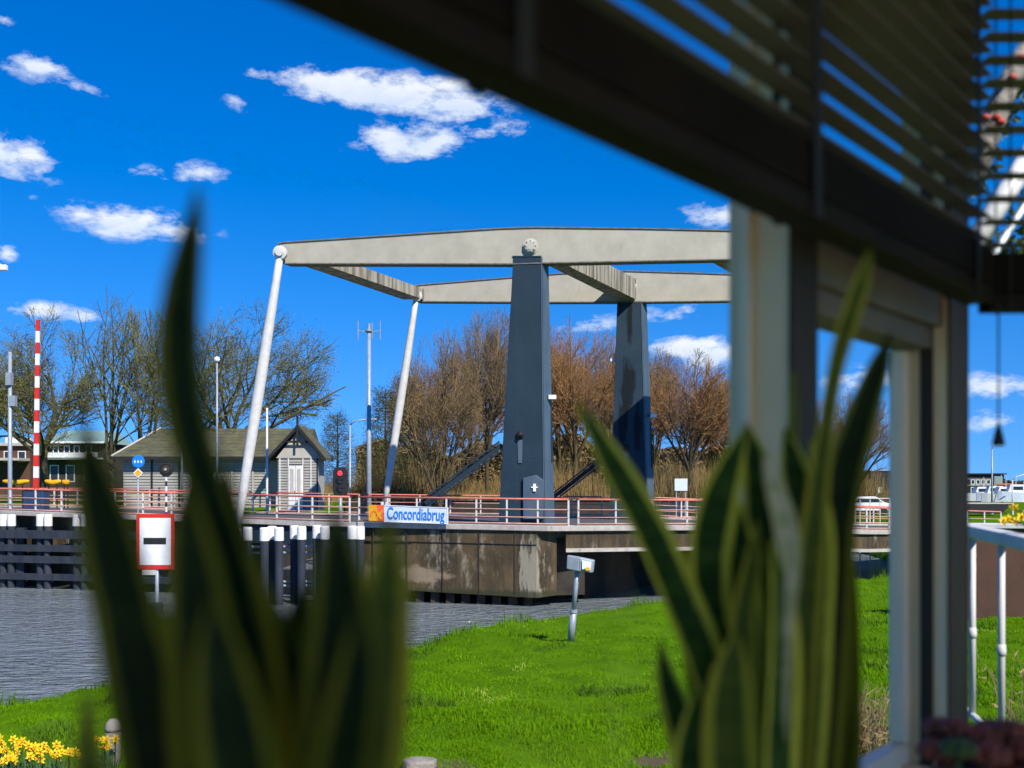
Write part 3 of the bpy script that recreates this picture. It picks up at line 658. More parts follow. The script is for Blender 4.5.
bal = thing('balance_frame', 'cream painted balance frame of the drawbridge pivoting on the two towers', 'balance frame', P(530,247,DN))
def beam(d, topo, boto, th, sh):
    m = MB(); pts = [P(x,y,d) for x,y in topo]+[P(x,y,d) for x,y in reversed(boto)]
    m.prism(pts, (sh*th, th, 0)); b = m.build('balance_beam', M['beam'], bal)
    m = MB()
    for (x0,y0),(x1,y1) in zip(topo[:-1], topo[1:]):           # dark lichen-grown top flange
        a, c = P(x0,y0,d), P(x1,y1,d); o = Vector((0,-.05,0)); u = Vector((0,0,.05)); bk = Vector((sh*th, th+.05,0))
        m.hexa([a+o,a+bk,a+bk+u,a+o+u],[c+o,c+bk,c+bk+u,c+o+u])
    m.build('top_flange', M['beam_top'], b)
    m = MB()
    for (x0,y0),(x1,y1) in zip(boto[:-1], boto[1:]):
        a, c = P(x0,y0,d), P(x1,y1,d); o = Vector((0,-.06,0)); u = Vector((0,0,-.05)); bk = Vector((sh*th, th+.06,0))
        m.hexa([a+o,a+bk,a+bk+u,a+o+u],[c+o,c+bk,c+bk+u,c+o+u])
    m.build('bottom_flange', M['beam_top'], b)
    return b
b1 = beam(DN+.03, [(276,250),(278,244.5),(284,243),(400,235.5),(500,229),(535,228),(640,229.2),(725,231),(800,234)],
     [(276,256),(283,263),(515,263.5),(547,262.5),(725,259),(800,258)], .42, .58)
b2 = beam(DF+.03, [(411,290),(413,286.5),(419,285.5),(510,278),(560,274),(628,271.5),(725,274.5),(790,277)],
     [(411,296),(416,301),(547,301.7),(640,301.5),(725,300.5),(790,299)], .40, .58)
for (b_, px, py, d, r_) in ((b1,530.5,246.5,DN+.03,.27),(b2,631,286.5,DF+.03,.24)):
    m = MB(); q = P(px,py,d); m.lathe(q, [(r_*1.25,0),(r_*1.25,-.05),(r_,-.06),(r_,-.16),(r_*.6,-.2),(.02,-.2)], 24, 'Y')
    for k in range(8):
        an = k*math.pi/4; m.lathe(q+Vector((math.cos(an)*r_*.78,-.15,math.sin(an)*r_*.78)), [(.035,0),(.035,-.06),(.02,-.07)], 6, 'Y')
    m.build('pivot_cap', M['render_wall'], b_, smooth=False)
def cross(name, n0, n1, f0, f1, mt):
    """box beam: n0,n1 bottom-left and top-right px at near depth; f0,f1 same at far depth"""
    yn, yf = DN+.4, DF-.05
    q = lambda a, b_, d: [P(a[0],a[1],d), P(b_[0],a[1],d), P(b_[0],b_[1],d), P(a[0],b_[1],d)]
    m = MB(); m.hexa(q(n0,n1,yn), q(f0,f1,yf)); return m.build(name, mt, bal)
cross('cross_beam', (292,262.0),(316,250), (403,299.5),(424,289), M['dirty_beam'])
cross('cross_beam', (537,260.0),(556,237), (617,299.3),(636,279), M['dirty_beam'])
cross('counterweight', (705,258.5),(795,236), (778,299),(860,279), M['dirty_beam'])
# web stiffeners on arms
def rod(label_, p, q, r_, head_px):
    m = MB(); n = 10; pts = [Vector(p).lerp(Vector(q), k/n) for k in range(n+1)]
    rr = [r_*(.72+.45*math.sin(math.pi*k/n)) for k in range(n+1)]
    m.tube(pts, rr, 12); o = m.build('hanger_rod', M['white'], None, smooth=True)
    tag(o, label_, 'hanger rod')
    m = MB(); h = Vector(p)+Vector((0,-.12,0)); m.lathe(h, [(.29,.2),(.29,-.02),(.17,-.05),(.17,-.12),(.03,-.13)], 18, 'Y'); m.build('pin_joint', M['white'], o, smooth=False)
    m = MB(); t = (Vector(q)-Vector(p)).normalized(); m.box(q[0]-.18,q[0]+.18,q[1]-.12,q[1]+.12,q[2]-.35,q[2]+.2); m.build('foot_clevis', M['white'], o, bevel=.03)
    return o
rod('near white hanger rod, the longer and thicker one, leaning down to the leaf', P(280.5,253,DN-.28), P(236.5,533,41.3), .20, 0)
rod('far white hanger rod, shorter, between the antenna mast and the near tower', P(416.5,296,DF-.25), P(384.5,506,DF-.5), .18, 0)

# ------------------------------------------------------------------ banner
e1, e2 = edge_at(-5.7), edge_at(-2.55); DB = 39.8
bn = thing('name_banner', 'long pale banner reading Concordiabrug with an orange and yellow emblem on its left end', 'banner', P(408,523,DB))
dirb = (P(448,523,39.35)-P(369,522,40.05)); dirb.z = 0; dirb.normalize(); nb = Vector((dirb.y,-dirb.x,0))
def bpt(px, py, o=0.0):                                       # point on the banner plane at pixel column
    p0 = P(369,522,40.05); v = P(px,py,1)-Vector((0,0,EYE)); v = Vector((v.x, v.y, v.z))
    n_ = nb; c = Vector((0,0,EYE)); tt = (p0-c).dot(n_)/v.dot(n_); return c+v*tt+n_*o
nb = nb if nb.y < 0 else -nb
def bquad(pts, o, th): m = MB(); m.prism([bpt(x,y,o) for x,y in pts], nb*th); return m
bquad([(384.6,505),(448.5,507.6),(448.5,524),(384.6,521.8)], .02, .03).build('banner_panel', M['banner'], bn)
for q in ([(384.6,505),(448.5,507.6),(448.5,508.3),(384.6,505.7)], [(384.6,521.1),(448.5,523.3),(448.5,524),(384.6,521.8)], [(447.5,508.3),(448.5,508.3),(448.5,523.3),(447.5,523.3)]):
    bquad(q, .053, .015).build('banner_border', M['sign_white'], bn)
lg = bquad([(369.2,504.8),(384,505),(384,521),(369.2,520.6)], .02, .03).build('emblem_panel', M['orange'], bn)
bquad([(369.3,504.9),(377,505),(377.8,513),(377.5,520.8),(369.3,520.6)], .052, .008).build('emblem_field', M['yellow'], lg)
def arc(cx, cy, rx, ry, w_, a0, a1, n=12):
    o_ = [(cx+rx*math.cos(R(a0+(a1-a0)*k/n)), cy-ry*math.sin(R(a0+(a1-a0)*k/n))) for k in range(n+1)]
    i_ = [(cx+(rx-w_)*math.cos(R(a0+(a1-a0)*k/n)), cy-(ry-w_)*math.sin(R(a0+(a1-a0)*k/n))) for k in range(n,-1,-1)]
    return o_+i_
bquad(arc(374.2,517,3.9,6.5,1.3,0,180), .062, .008).build('emblem_arch', M['orange'], lg)
bquad([(376.5,509),(379.5,513.5),(382.8,509.5),(383,512),(381,515),(383,519.5),(380.5,519.5),(378.6,516.6),(377,519.5),(376.5,516)], .062, .008).build('emblem_wave', M['yellow'], lg)
tx = bpy.data.curves.new('lettering', 'FONT'); tx.body = 'Concordiabrug'; tx.size = .66; tx.extrude = .006; tx.space_character = 1.0; tx.offset = .006
to = bpy.data.objects.new('lettering', tx); COL.objects.link(to); tx.materials.append(M['sign_blue'])
bpy.context.view_layer.update(); wt = to.dimensions.x
lm = bpy.data.meshes.new_from_object(to.evaluated_get(bpy.context.evaluated_depsgraph_get())); bpy.data.objects.remove(to); to = bpy.data.objects.new('lettering', lm); COL.objects.link(to); lm.name = 'lettering'
pL, pR = bpt(387.2,518.6,.066), bpt(444.5,520.6,.066); sx = (pR-pL).length/wt
dv = (pR-pL).normalized(); zv = Vector((0,0,1)); zv = (zv-dv*zv.dot(dv)).normalized(); nv = dv.cross(zv)
Mx = Matrix((dv, zv, nv)).transposed().to_4x4(); Mx.translation = pL
to.matrix_world = Mx @ Matrix.Diagonal((sx, 1.02, 1, 1)); to.parent = bn; to.matrix_parent_inverse = Matrix.Translation(bn.location).inverted()

# ------------------------------------------------------------------ poles, signs, lights
def ground_z(x, y): return float(height(x, y)[0])
def pole(name, label, cat, px, ytop, d, r_, mt, zbase=None, group=None, rtop=None, build=None):
    top = P(px, ytop, d); zb = ground_z(top.x, d) if zbase is None else zbase
    m = MB(); m.tube([(top.x,d,zb),(top.x,d,top.z)], [r_, rtop or r_*.7], 10); 
    t = thing(name, label, cat, (top.x,d,zb), group); m.build('pole', mt, t, smooth=True)
    m = MB(); m.lathe((top.x,d,zb-.03), [(r_*1.5,0),(r_*1.5,.35),(r_*1.05,.4)], 10); m.build('base_collar', mt, t)
    return t, top
# antenna mast
t, top = pole('antenna_mast', 'tall pale grey mast with four small antennas, left of the far hanger rod', 'mast', 369, 332, 56, .17, M['grey_metal'], rtop=.10)
m = MB(); m.lathe((top.x,56,top.z-.05), [(.12,0),(.2,.08),(.2,.16),(.1,.2),(.08,.5),(.02,.52)], 12); m.build('mast_head', M['grey_metal'], t)
for dx in (-.62,.62): 
    m = MB(); m.tube([(top.x,56,top.z),(top.x+dx,56,top.z+.05)], .03, 6); m.tube([(top.x+dx,56,top.z-.42),(top.x+dx,56,top.z+.62)], .035, 6); m.build('antenna', M['grey_metal'], t)
m = MB(); m.tube([(top.x,56,top.z+.1),(top.x+.1,56.5,top.z+.1)], .03, 6); m.tube([(top.x+.1,56.5,top.z-.3),(top.x+.1,56.5,top.z+.6)], .035, 6); m.build('antenna', M['grey_metal'], t)
# traffic light
t, top = pole('traffic_light', 'traffic light showing red on a pale post beside the bridge railing', 'traffic light', 340.5, 494, 42.5, .09, M['grey_metal'], zbase=edge_at(-7.3).z-.3)
m = MB(); m.prism([(top.x-.26,42.35,top.z-.05),(top.x+.26,42.35,top.z-.05),(top.x+.3,42.35,top.z+.12),(top.x+.3,42.35,top.z+.98),(top.x+.2,42.35,top.z+1.14),(top.x-.2,42.35,top.z+1.14),(top.x-.3,42.35,top.z+.98),(top.x-.3,42.35,top.z+.12)], (0,.22,0))
hs = m.build('signal_head', M['black'], t, bevel=.02)
for k, mt in enumerate((M['glass_dark'], M['glass_dark'], M['red_lamp'])):
    m = MB(); z = top.z+.2+.34*k; m.lathe((top.x,42.34,z), [(.11,0),(.11,-.03),(.06,-.05)], 14, 'Y', 0); m.build('lens', mt, hs)
    m = MB(); m.tube([(top.x-.14,42.3,z+.04),(top.x-.09,42.22,z+.13),(top.x+.09,42.22,z+.13),(top.x+.14,42.3,z+.04)], .018, 5); m.build('visor', M['black'], hs)
# slim flag/lamp poles by the shed
for px, yt, d, lab in ((182,405,56,'slim pale pole in front of the shed wall, left of the curled leaf'),(217,362,58,'tall thin grey pole with a round lamp behind the curled leaf'),(267,408,52,'slim white pole between the hanger rod and the shed gable'),(350,425,60,'thin grey lamp post just right of the traffic light')):
    t, top = pole('lamp_post' if px in (217,350) else 'flag_pole', lab, 'pole', px, yt, d, .075, M['grey_metal'] if px != 267 else M['white'])
    if px == 217:
        m = MB(); m.lathe((top.x,top.y,top.z-.02),[(.05,0),(.16,.06),(.18,.18),(.12,.3),(.02,.34)],12); m.build('lamp_head', M['sign_white'], t, smooth=True)
    if px == 350:
        m = MB(); m.tube([top,(top.x+.3,top.y,top.z+.25),(top.x+1.1,top.y,top.z+.35)], .04, 6); m.build('lamp_arm', M['grey_metal'], t, smooth=True)
        m = MB(); m.box(top.x+1.0,top.x+1.6,top.y-.12,top.y+.12,top.z+.28,top.z+.4); m.build('lamp_head', M['grey_metal'], t, bevel=.03)
# lamp at far left
t, top = pole('lamp_post', 'pale grey post at the left edge, left of the striped barrier boom', 'lamp post', 10, 352, 48, .12, M['grey_metal'])
m = MB(); m.box(top.x-.12,top.x+.12,top.y-.2,top.y+.1,top.z-1.6,top.z-1.0); m.box(top.x+.05,top.x+.3,top.y-.14,top.y+.1,top.z-2.6,top.z-2.1); m.build('junction_box', M['grey_metal'], t)
t, top = pole('lamp_post', 'tall thin lamp post cut by the left edge of the picture', 'lamp post', -6, 262, 50, .12, M['grey_metal'])
m = MB(); m.tube([top,(top.x+.35,top.y,top.z-.15)], .05, 6); m.box(top.x+.15,top.x+.65,top.y-.12,top.y+.12,top.z-.42,top.z-.15); m.build('lamp_head', M['sign_white'], t, bevel=.05)
# barrier boom
d = 49.5; top = P(38, 320, d); bot = P(36, 489, d); t = thing('barrier_boom', 'raised red and white striped barrier boom standing upright', 'barrier', (bot.x,d,edge_at(bot.x).z))
n = 15
for k in range(n):
    a, b_ = bot.lerp(top, k/n), bot.lerp(top, (k+1)/n); m = MB(); r0 = .125-.04*k/n
    m.hexa([(a.x-r0,d-.05,a.z),(a.x+r0,d-.05,a.z),(a.x+r0,d+.05,a.z),(a.x-r0,d+.05,a.z)], [(b_.x-r0+.003,d-.05,b_.z),(b_.x+r0-.003,d-.05,b_.z),(b_.x+r0-.003,d+.05,b_.z),(b_.x-r0+.003,d+.05,b_.z)])
    m.build('boom_stripe', M['red'] if k%2 == 0 else M['sign_white'], t)
m = MB(); c = P(36.5, 512, d); z1 = P(36.5,490.5,d).z; m.box(c.x-.5,c.x+.5,d-.35,d+.35,c.z-.15,z1); m.box(c.x-.55,c.x+.55,d-.4,d+.4,z1,z1+.06); m.build('boom_housing', M['blue_box'], t, bevel=.03)
# road signs
d = 47.5; t, top = pole('road_sign', 'round blue sign above a yellow diamond on one pole, left of the shed', 'road sign', 138, 456, d, .045, M['grey_metal'])
m = MB(); c = P(138.3,461.5,d-.08); m.lathe(c, [(.30,.02),(.30,-.01),(.29,-.02)], 24, 'Y'); s_ = m.build('blue_disc', M['sign_blue'], t)
for k in range(3):
    m = MB(); x = c.x-.15+.15*k; m.prism([(x-.055,c.y-.035,c.z-.0),(x+.055,c.y-.035,c.z-.0),(x,c.y-.035,c.z-.09)], (0,.012,0)); m.box(x-.015,x+.015,c.y-.035,c.y-.023,c.z-.001,c.z+.07); m.build('sign_arrow', M['sign_white'], s_)
c = P(138,473,d-.08); m = MB(); r_ = .23; m.prism([(c.x-r_,c.y,c.z),(c.x,c.y,c.z-r_),(c.x+r_,c.y,c.z),(c.x,c.y,c.z+r_)], (0,.03,0)); s_ = m.build('diamond_plate', M['sign_white'], t)
m = MB(); r_ = .17; m.prism([(c.x-r_,c.y-.012,c.z),(c.x,c.y-.012,c.z-r_),(c.x+r_,c.y-.012,c.z),(c.x,c.y-.012,c.z+r_)], (0,.01,0)); m.build('diamond_centre', M['yellow'], s_)
# round black disc on black/white pole
d = 46.5; c = P(166,469.5,d); zb = edge_at(c.x).z; t = thing('railway_mirror', 'round black disc on a black and white striped pole in front of the shed', 'round signal', (c.x,d,zb))
m = MB(); m.lathe(c, [(.30,.06),(.34,0),(.32,-.05),(.24,-.06),(.22,-.02)], 24, 'Y'); m.build('disc_rim', M['black'], t)
m = MB(); m.lathe(c+Vector((0,-.03,0)), [(.215,0),(.2,-.03),(.05,-.05)], 20, 'Y'); m.build('disc_face', M['frame_dark'], t)
m = MB(); m.lathe(c+Vector((0,-.08,0)), [(.07,0),(.07,-.03),(.02,-.04)], 12, 'Y'); m.build('disc_hub', M['grey_metal'], t)
t.name = 'round_signal'
zz = c.z-.3; k = 0
while zz > zb:
    m = MB(); m.tube([(c.x,d+.03,zz),(c.x,d+.03,max(zb,zz-.24)+.003)], .05, 8); m.build('pole_band', M['sign_white'] if k%2 == 0 else M['black'], t); zz -= .24; k += 1
# board sign on bank right of far tower
d = 66; c = P(681,485,d); t = thing('notice_board', 'blank pale square board on two posts, right of the far tower', 'sign board', (c.x,d,ground_z(c.x,d)))
m = MB(); m.box(c.x-.42,c.x+.42,d-.03,d+.03,c.z-.38,c.z+.42); m.build('board', M['banner'], t)
for dx in (-.3,.3): m = MB(); m.box(c.x+dx-.04,c.x+dx+.04,d+.035,d+.1,ground_z(c.x,d),c.z+.3); m.build('post', M['grey_metal'], t)
# white low fence beyond bridge
for (pa, pb, d, lab) in ((660,724,60,'short white railing below the blank notice board'),(850,890,62,'white bar railing seen between the window posts')):
    a, b_ = P(pa,498,d), P(pb,498,d); zb = ground_z(a.x,d); a.z = b_.z = EYE-.65; t = thing('white_railing', lab, 'railing', ((a.x+b_.x)/2,d,zb))
    n = int((b_.x-a.x)/.5)
    for k in range(n+1):
        x = a.x+(b_.x-a.x)*k/n; m = MB(); m.box(x-.03,x+.03,d-.02,d+.02,zb,a.z); m.build('post', M['white'], t)
    for z in (a.z, a.z-.55): m = MB(); m.tube([(a.x,d-.04,z),(b_.x,d-.04,z)], .035, 6); m.build('rail', M['white'], t)

# navigation sign (red border, black bar)
d = 36.5
t = thing('navigation_sign', 'white square sign with red border and black bar above the water', 'water sign', P(157,600,d))
def sq(px0,py0,px1,py1,dd,th): m = MB(); a,b_ = P(px0,py1,dd),P(px1,py0,dd); m.box(a.x,b_.x,dd,dd+th,a.z,b_.z); return m
pl = sq(136.2,513.8,174.3,569.5,d,.04).build('plate', M['red'], t, bevel=.01)
sq(139.6,518,170.8,565,d-.012,.01).build('white_field', M['sign_white'], pl)
sq(143.5,537.8,166,544.2,d-.024,.01).build('black_bar', M['black'], pl)
m = MB(); a = P(157,569,d+.1); m.tube([(a.x,d+.1,-1.2),(a.x,d+.1,a.z+.6)], .07, 10); m.build('post', M['grey_metal'], t, smooth=True)
sq(142,569.8,156,575,d+.02,.12).build('sign_lamp', M['white'], t)
m = MB(); m.lathe((a.x,d+.1,-1.2), [(.22,0),(.22,1.55),(.16,1.62)], 12); m.build('foot_pile', M['timber'], t)

# ------------------------------------------------------------------ fenders and piles
# left timber fender: horizontal beams with piles
t = thing('timber_fender', 'dark blue-black timber fender wall of four long beams in the water at left', 'fender', (-25,49,0))
FD = [(-260,49.6),(-60,46.9),(0,46.0),(84,45.0),(170,43.6)]
for k, (zt_, zb_) in enumerate(((530.5,538.5),(545,551.5),(556,563),(574,580))):
    m = MB()
    for (p0,d0),(p1,d1) in zip(FD[:-1],FD[1:]):
        za = EYE+(HOR-zt_)/F*45.6; zb_w = EYE+(HOR-zb_)/F*45.6
        x0,x1 = (p0-512)/F*d0,(p1-512)/F*d1
        m.hexa([(x0,d0,zb_w),(x0,d0+.3,zb_w),(x0,d0+.3,za),(x0,d0,za)],[(x1,d1,zb_w),(x1,d1+.3,zb_w),(x1,d1+.3,za),(x1,d1,za)])
    m.build('fender_beam', M['timber'], t)
for px in (-60,-25,20,46,84,125,160):
    d = np.interp(px, [a for a,_ in FD], [b_ for _,b_ in FD])+.32; x = (px-512)/F*d; m = MB(); m.box(x-.18,x+.18,d,d+.3,-1.2,EYE+(HOR-528)/F*45.9); m.build('upright', M['timber'], t)
ORD = ['first','second','third','fourth','fifth','sixth','seventh','eighth','ninth','tenth','eleventh','twelfth']
def pile(px, ytop, d, r_, label, group, capw=22):
    top = P(px, ytop, d); t = thing('mooring_pile', label, 'pile', (top.x,d,0), group)
    m = MB(); m.lathe((top.x,d,-1.2), [(r_,0),(r_,top.z+1.2-.52)], 14); m.build('shaft', M['timber'], t, smooth=False)
    m = MB(); m.lathe((top.x,d,top.z-.53), [(r_*1.1,0),(r_*1.12,.02),(r_*1.1,.48),(r_*.95,.53)], 16); m.build('white_cap', M['pile_white'], t, smooth=False)
for k, px in enumerate((-22,-14,3.5,11.5,40.5,48,77,85)):
    dd = float(np.interp(px, [a for a,_ in FD], [b_ for _,b_ in FD]))+.55
    pile(px, 514.5, dd-.30 if k%2 else dd-.22, .17, f'white-capped pile of the left timber fender, {ORD[k]} from the left', 'white-capped piles of the timber fender')
for k, (px,yt,d) in enumerate(((247.5,527,39.5),(264.5,527.5,39.5),(272,526,39.9),(279,527.2,39.3),(294.5,525.5,39.9),(301.5,526,39.3),(317,525,39.8),(325,525.8,39.3),(352,525.6,39.5),(360,526,39.8))):
    pile(px, yt, d, .17, f'white-capped mooring pile under the lifting leaf, {ORD[k]} from the left', 'mooring piles under the lifting leaf')
m = MB()
t = thing('pile_bracing', 'horizontal steel braces tying the mooring piles together near the water', 'bracing', (-8,40,1))
for y_ in (547,553,582,586): m = MB(); m.tube([P(246,y_,40.25),P(362,y_-1,40.25)], .05, 8); m.build('brace', M['grey_metal'], t)

# leaning floodlight post on the grass
b0 = P(570.5,650,24.8); b0.z = ground_z(b0.x,b0.y)-.05; tp = P(577.5,569,24.6)
t = thing('floodlight_post', 'leaning grey post with a box floodlight on the grass bank', 'floodlight', b0)
midp = b0.lerp(tp,.42); m = MB(); m.tube([b0,midp], .085, 12); m.build('lower_post', M['grey_metal'], t, smooth=True)
m = MB(); m.tube([midp-Vector((0,0,.02)),midp+Vector((0.005,0,.06))], .1, 12); m.build('collar', M['grey_metal'], t)
m = MB(); m.tube([midp,tp], .058, 12); m.build('upper_post', M['grey_metal'], t, smooth=True)
d = 24.5
h1 = [P(567,555.5,d),P(579.5,557.5,d-.1),P(579,571.5,d-.1),P(566.5,569,d)]
m = MB(); m.prism(h1,(.05,.28,0)); m.build('lamp_box', M['grey_metal'], t, bevel=.02)
h2 = [P(579.8,557.5,d-.1),P(594,560.5,d),P(592.5,573,d),P(579.3,571.2,d-.1)]
m = MB(); m.prism(h2,(.05,.26,0)); lb = m.build('lamp_box', M['grey_metal'], t, bevel=.02)
m = MB(); q = [P(582,560,d-.12),P(591.5,561.8,d-.05),P(590.5,570,d-.05),P(582,569,d-.12)]; m.prism(q,(0,-.012,0)); m.build('lamp_window', M['banner'], lb)
m = MB(); q = [P(585.5,567,d-.14),P(590,567.6,d-.1),P(589.5,570.6,d-.1),P(585.5,570.2,d-.14)]; m.prism(q,(0,-.02,0)); m.build('orange_sticker', M['yellow'], lb)

# bollard
c = P(113,742,13.6); c.z = ground_z(c.x,c.y); t = thing('bollard', 'grey bollard with pale domed top beside the daffodils', 'bollard', c)
m = MB(); m.lathe((c.x,c.y,c.z-.1), [(.10,0),(.10,.62)], 16); m.build('shaft', M['stone'], t, smooth=True)
m = MB(); m.lathe((c.x,c.y,c.z+.52), [(.108,0),(.108,.04),(.095,.1),(.06,.15),(.015,.165)], 16); m.build('domed_top', M['kerb'], t, smooth=True)
# flat stone and dirt clods
c = P(418,763,12.6); c.z = ground_z(c.x,c.y); m = MB(); n = 9
ring = [(math.cos(k*2*math.pi/n)*.26*random.uniform(.8,1.15), math.sin(k*2*math.pi/n)*.16*random.uniform(.8,1.15)) for k in range(n)]
m.prism([(c.x+a,c.y+b_,c.z+.02) for a,b_ in ring],(0.01,0.01,.12)); o = m.build('flat_stone', M['stone'], bevel=.03); tag(o,'flat grey stone lying in the grass at the bottom edge','stone')

# ------------------------------------------------------------------ trees
def tubes_np(segs, sides):
    p0 = np.array([s[0] for s in segs]); p1 = np.array([s[1] for s in segs]); r0 = np.array([s[2] for s in segs])[:,None]; r1 = np.array([s[3] for s in segs])[:,None]
    t = p1-p0; t /= np.maximum(np.linalg.norm(t,axis=1,keepdims=True),1e-6)
    a = np.where(np.abs(t[:,2:3])<.9, np.array([[0,0,1.]]), np.array([[0,1.,0]])); u = np.cross(t,a); u /= np.linalg.norm(u,axis=1,keepdims=True); w_ = np.cross(t,u)
    n = len(segs); V = np.empty((n,2*sides,3))
    for j in range(sides):
        an = 2*math.pi*j/sides; dirv = u*math.cos(an)+w_*math.sin(an); V[:,j] = p0+dirv*r0; V[:,sides+j] = p1+dirv*r1
    b_ = (np.arange(n)*2*sides)[:,None]; fs = []
    for j in range(sides):
        k = (j+1)%sides; fs.append(np.concatenate([b_+j,b_+k,b_+sides+k,b_+sides+j],1))
    idx = np.stack(fs,1).reshape(-1)
    return V.reshape(-1,3), idx
def make_tree(name, label, kind, seed, H, W, mats, group=None):
    rs = random.Random(seed); thick, thin, tips = [], [], []; rmin = {'vase':.020,'spread':.015,'upright':.015,'larch':.014}[kind]
    EC, EX, EZ = {'spread':(.60*H,W*.5,.42*H),'upright':(.54*H,W*.5,.47*H),'vase':(.64*H,W*.5,.365*H),'larch':(.6*H,W*.8,H)}[kind]
    lump = [(Vector((rs.gauss(0,1),rs.gauss(0,1),rs.gauss(0,1))).normalized(), rs.uniform(-.16,.10)) for _ in range(14)]
    def outside(p):
        q = Vector((p.x/EX,p.y/EX,(p.z-EC)/EZ)); l_ = q.length
        if l_ < .6: return False
        u = q/l_; return l_ > 1+sum(a_*max(0,u.dot(d_)-.6)/.4 for d_,a_ in lump)+rs.gauss(0,.035)
    def branch(p, dv, ln, r_, lev, maxlev, up, wander, kids, ang):
        if lev > 1 and outside(p): return
        n = 4 if lev < 2 else 3; pts = [p]; dv = dv.normalized(); rr = [r_]
        for k in range(n):
            dv = (dv + Vector((rs.gauss(0,wander),rs.gauss(0,wander),rs.gauss(0,wander)*.7+up))).normalized()
            p = p + dv*(ln/n); pts.append(p); rr.append(r_*(1-.55*(k+1)/n))
            if outside(p) and (lev > 1 or p.z > EC): break
        n = len(pts)-1
        for k in range(n):
            (thick if lev <= 1 else thin).append((tuple(pts[k]),tuple(pts[k+1]),rr[k],rr[k+1]))
        if lev >= maxlev: tips.append(p); return
        nk = kids[min(lev,len(kids)-1)]
        for k in range(nk):
            f = .25+.75*(k+rs.random()*.8)/nk; f = min(f,1); seg = min(int(f*n),n-1); q = pts[seg].lerp(pts[seg+1], f*n-seg)
            ax = Vector((rs.gauss(0,1),rs.gauss(0,1),rs.gauss(0,.5))); ax = (ax-dv*ax.dot(dv)).normalized()
            a_ = R(ang[min(lev,len(ang)-1)]*rs.uniform(.7,1.25)); nd = dv*math.cos(a_)+ax*math.sin(a_)
            branch(q, nd, ln*rs.uniform(.5,.78)*(1.08-.35*f), max(r_*.5*rs.uniform(.8,1.1),rmin), lev+1, maxlev, up*.8, wander*1.08, kids, ang)
        branch(p, dv, ln*.62, rr[-1], lev+1, maxlev, up, wander, kids, ang)
    z = Vector((0,0,0)); lf = []
    if kind == 'spread':
        hT = H*.30; tr_ = [z, Vector((.05,0,hT*.5)), Vector((-.05,.03,hT))]
        for k in range(2): thick.append((tuple(tr_[k]),tuple(tr_[k+1]),.36-.05*k,.31-.05*k))
        nl = 8
        for k in range(nl):
            a_ = 2*math.pi*k/nl+rs.uniform(-.3,.3); tilt = R([58,30,66,20,50,70,38,12][k]); dv = Vector((math.sin(tilt)*math.cos(a_),math.sin(tilt)*math.sin(a_),math.cos(tilt)))
            branch(tr_[2]*rs.uniform(.8,1), dv, W*.40*rs.uniform(.9,1.15), .15, 1, 5, .03, .12, [5,6,5,4,4], [42,42,42,44])
    elif kind == 'upright':
        thick.append(((0,0,0),(0,0,H*.12),.2,.18))
        for k in range(4):
            a_ = 2*math.pi*k/4+rs.uniform(-.4,.4); tilt = R(rs.uniform(2,13)); dv = Vector((math.sin(tilt)*math.cos(a_),math.sin(tilt)*math.sin(a_),math.cos(tilt)))
            branch(Vector((0,0,H*.1)), dv, H*.60, .11, 1, 4, .03, .06, [9,6,5], [34,36,38])
    elif kind == 'vase':
        thick.append(((0,0,0),(0,0,H*.27),.34,.27))
        for k in range(9):
            a_ = 2*math.pi*k/9+rs.uniform(-.3,.3); tilt = R([8,34,22,40,14,30,38,20,27][k]); dv = Vector((math.sin(tilt)*math.cos(a_),math.sin(tilt)*math.sin(a_),math.cos(tilt)))
            branch(Vector((0,0,H*.25)), dv, H*.46, .16, 1, 4, .035, .07, [7,7,7], [30,36,40])
    else: # larch / pine: straight stem with whorls
        thick.append(((0,0,0),(.1,0,H*.55),.17,.12)); thick.append(((.1,0,H*.55),(.05,0,H),.12,.02))
        nw = 24
        for k in range(nw):
            zz = H*(.22+.76*k/nw); ln = W*.5*(1.02-.75*(k/nw))*rs.uniform(.7,1.15)
            for j in range(4):
                a_ = rs.uniform(0,6.28); dv = Vector((math.cos(a_),math.sin(a_),rs.uniform(-.05,.3)))
                branch(Vector((.05,0,zz)), dv, ln, .035, 2, 4, .02, .12, [3,4,3], [50,50,50])
    allv = [s[1] for s in thin]; mx = max(v[2] for v in allv); wx = np.percentile([abs(v[0]) for v in allv], 98)
    fz = 1.0; fx = 1.0
    if kind == 'larch': fz = H/mx; fx = (W/2)/wx
    def sc_(s): return ((s[0][0]*fx,s[0][1]*fx,s[0][2]*fz),(s[1][0]*fx,s[1][1]*fx,s[1][2]*fz),s[2],s[3])
    thick = [sc_(s) for s in thick]; thin = [sc_(s) for s in thin]
    t = thing(name, label, 'tree', (0,0,0), group)
    V, I = tubes_np(thick, 7); o = bpy.data.objects.new('trunk', fast_mesh('trunk', V, 4, I, mats[0], smooth=True)); COL.objects.link(o); o.parent = t
    V, I = tubes_np(thin, 3)
    nf = len(I)//4; mi = np.zeros(nf)
    # buds / small leaves at the tips
    rs2 = np.random.RandomState(seed); T = np.array([[p.x*fx,p.y*fx,p.z*fz] for p in tips]); per = {'spread':3,'upright':3,'vase':3,'larch':5}[kind]; sp = {'spread':.22,'upright':.2,'vase':.22,'larch':.22}[kind]
    T = np.repeat(T, per, 0); T = T+rs2.normal(0,sp,T.shape); n = len(T); s = {'spread':.028,'upright':.026,'vase':.034,'larch':.035}[kind]
    Q = T[:,None,:]+rs2.normal(0,s,(n,4,3)); off = len(V)
    V = np.concatenate([V,Q.reshape(-1,3)]); I = np.concatenate([I,(off+np.arange(n*4))]); mi = np.concatenate([mi,np.ones(n)])
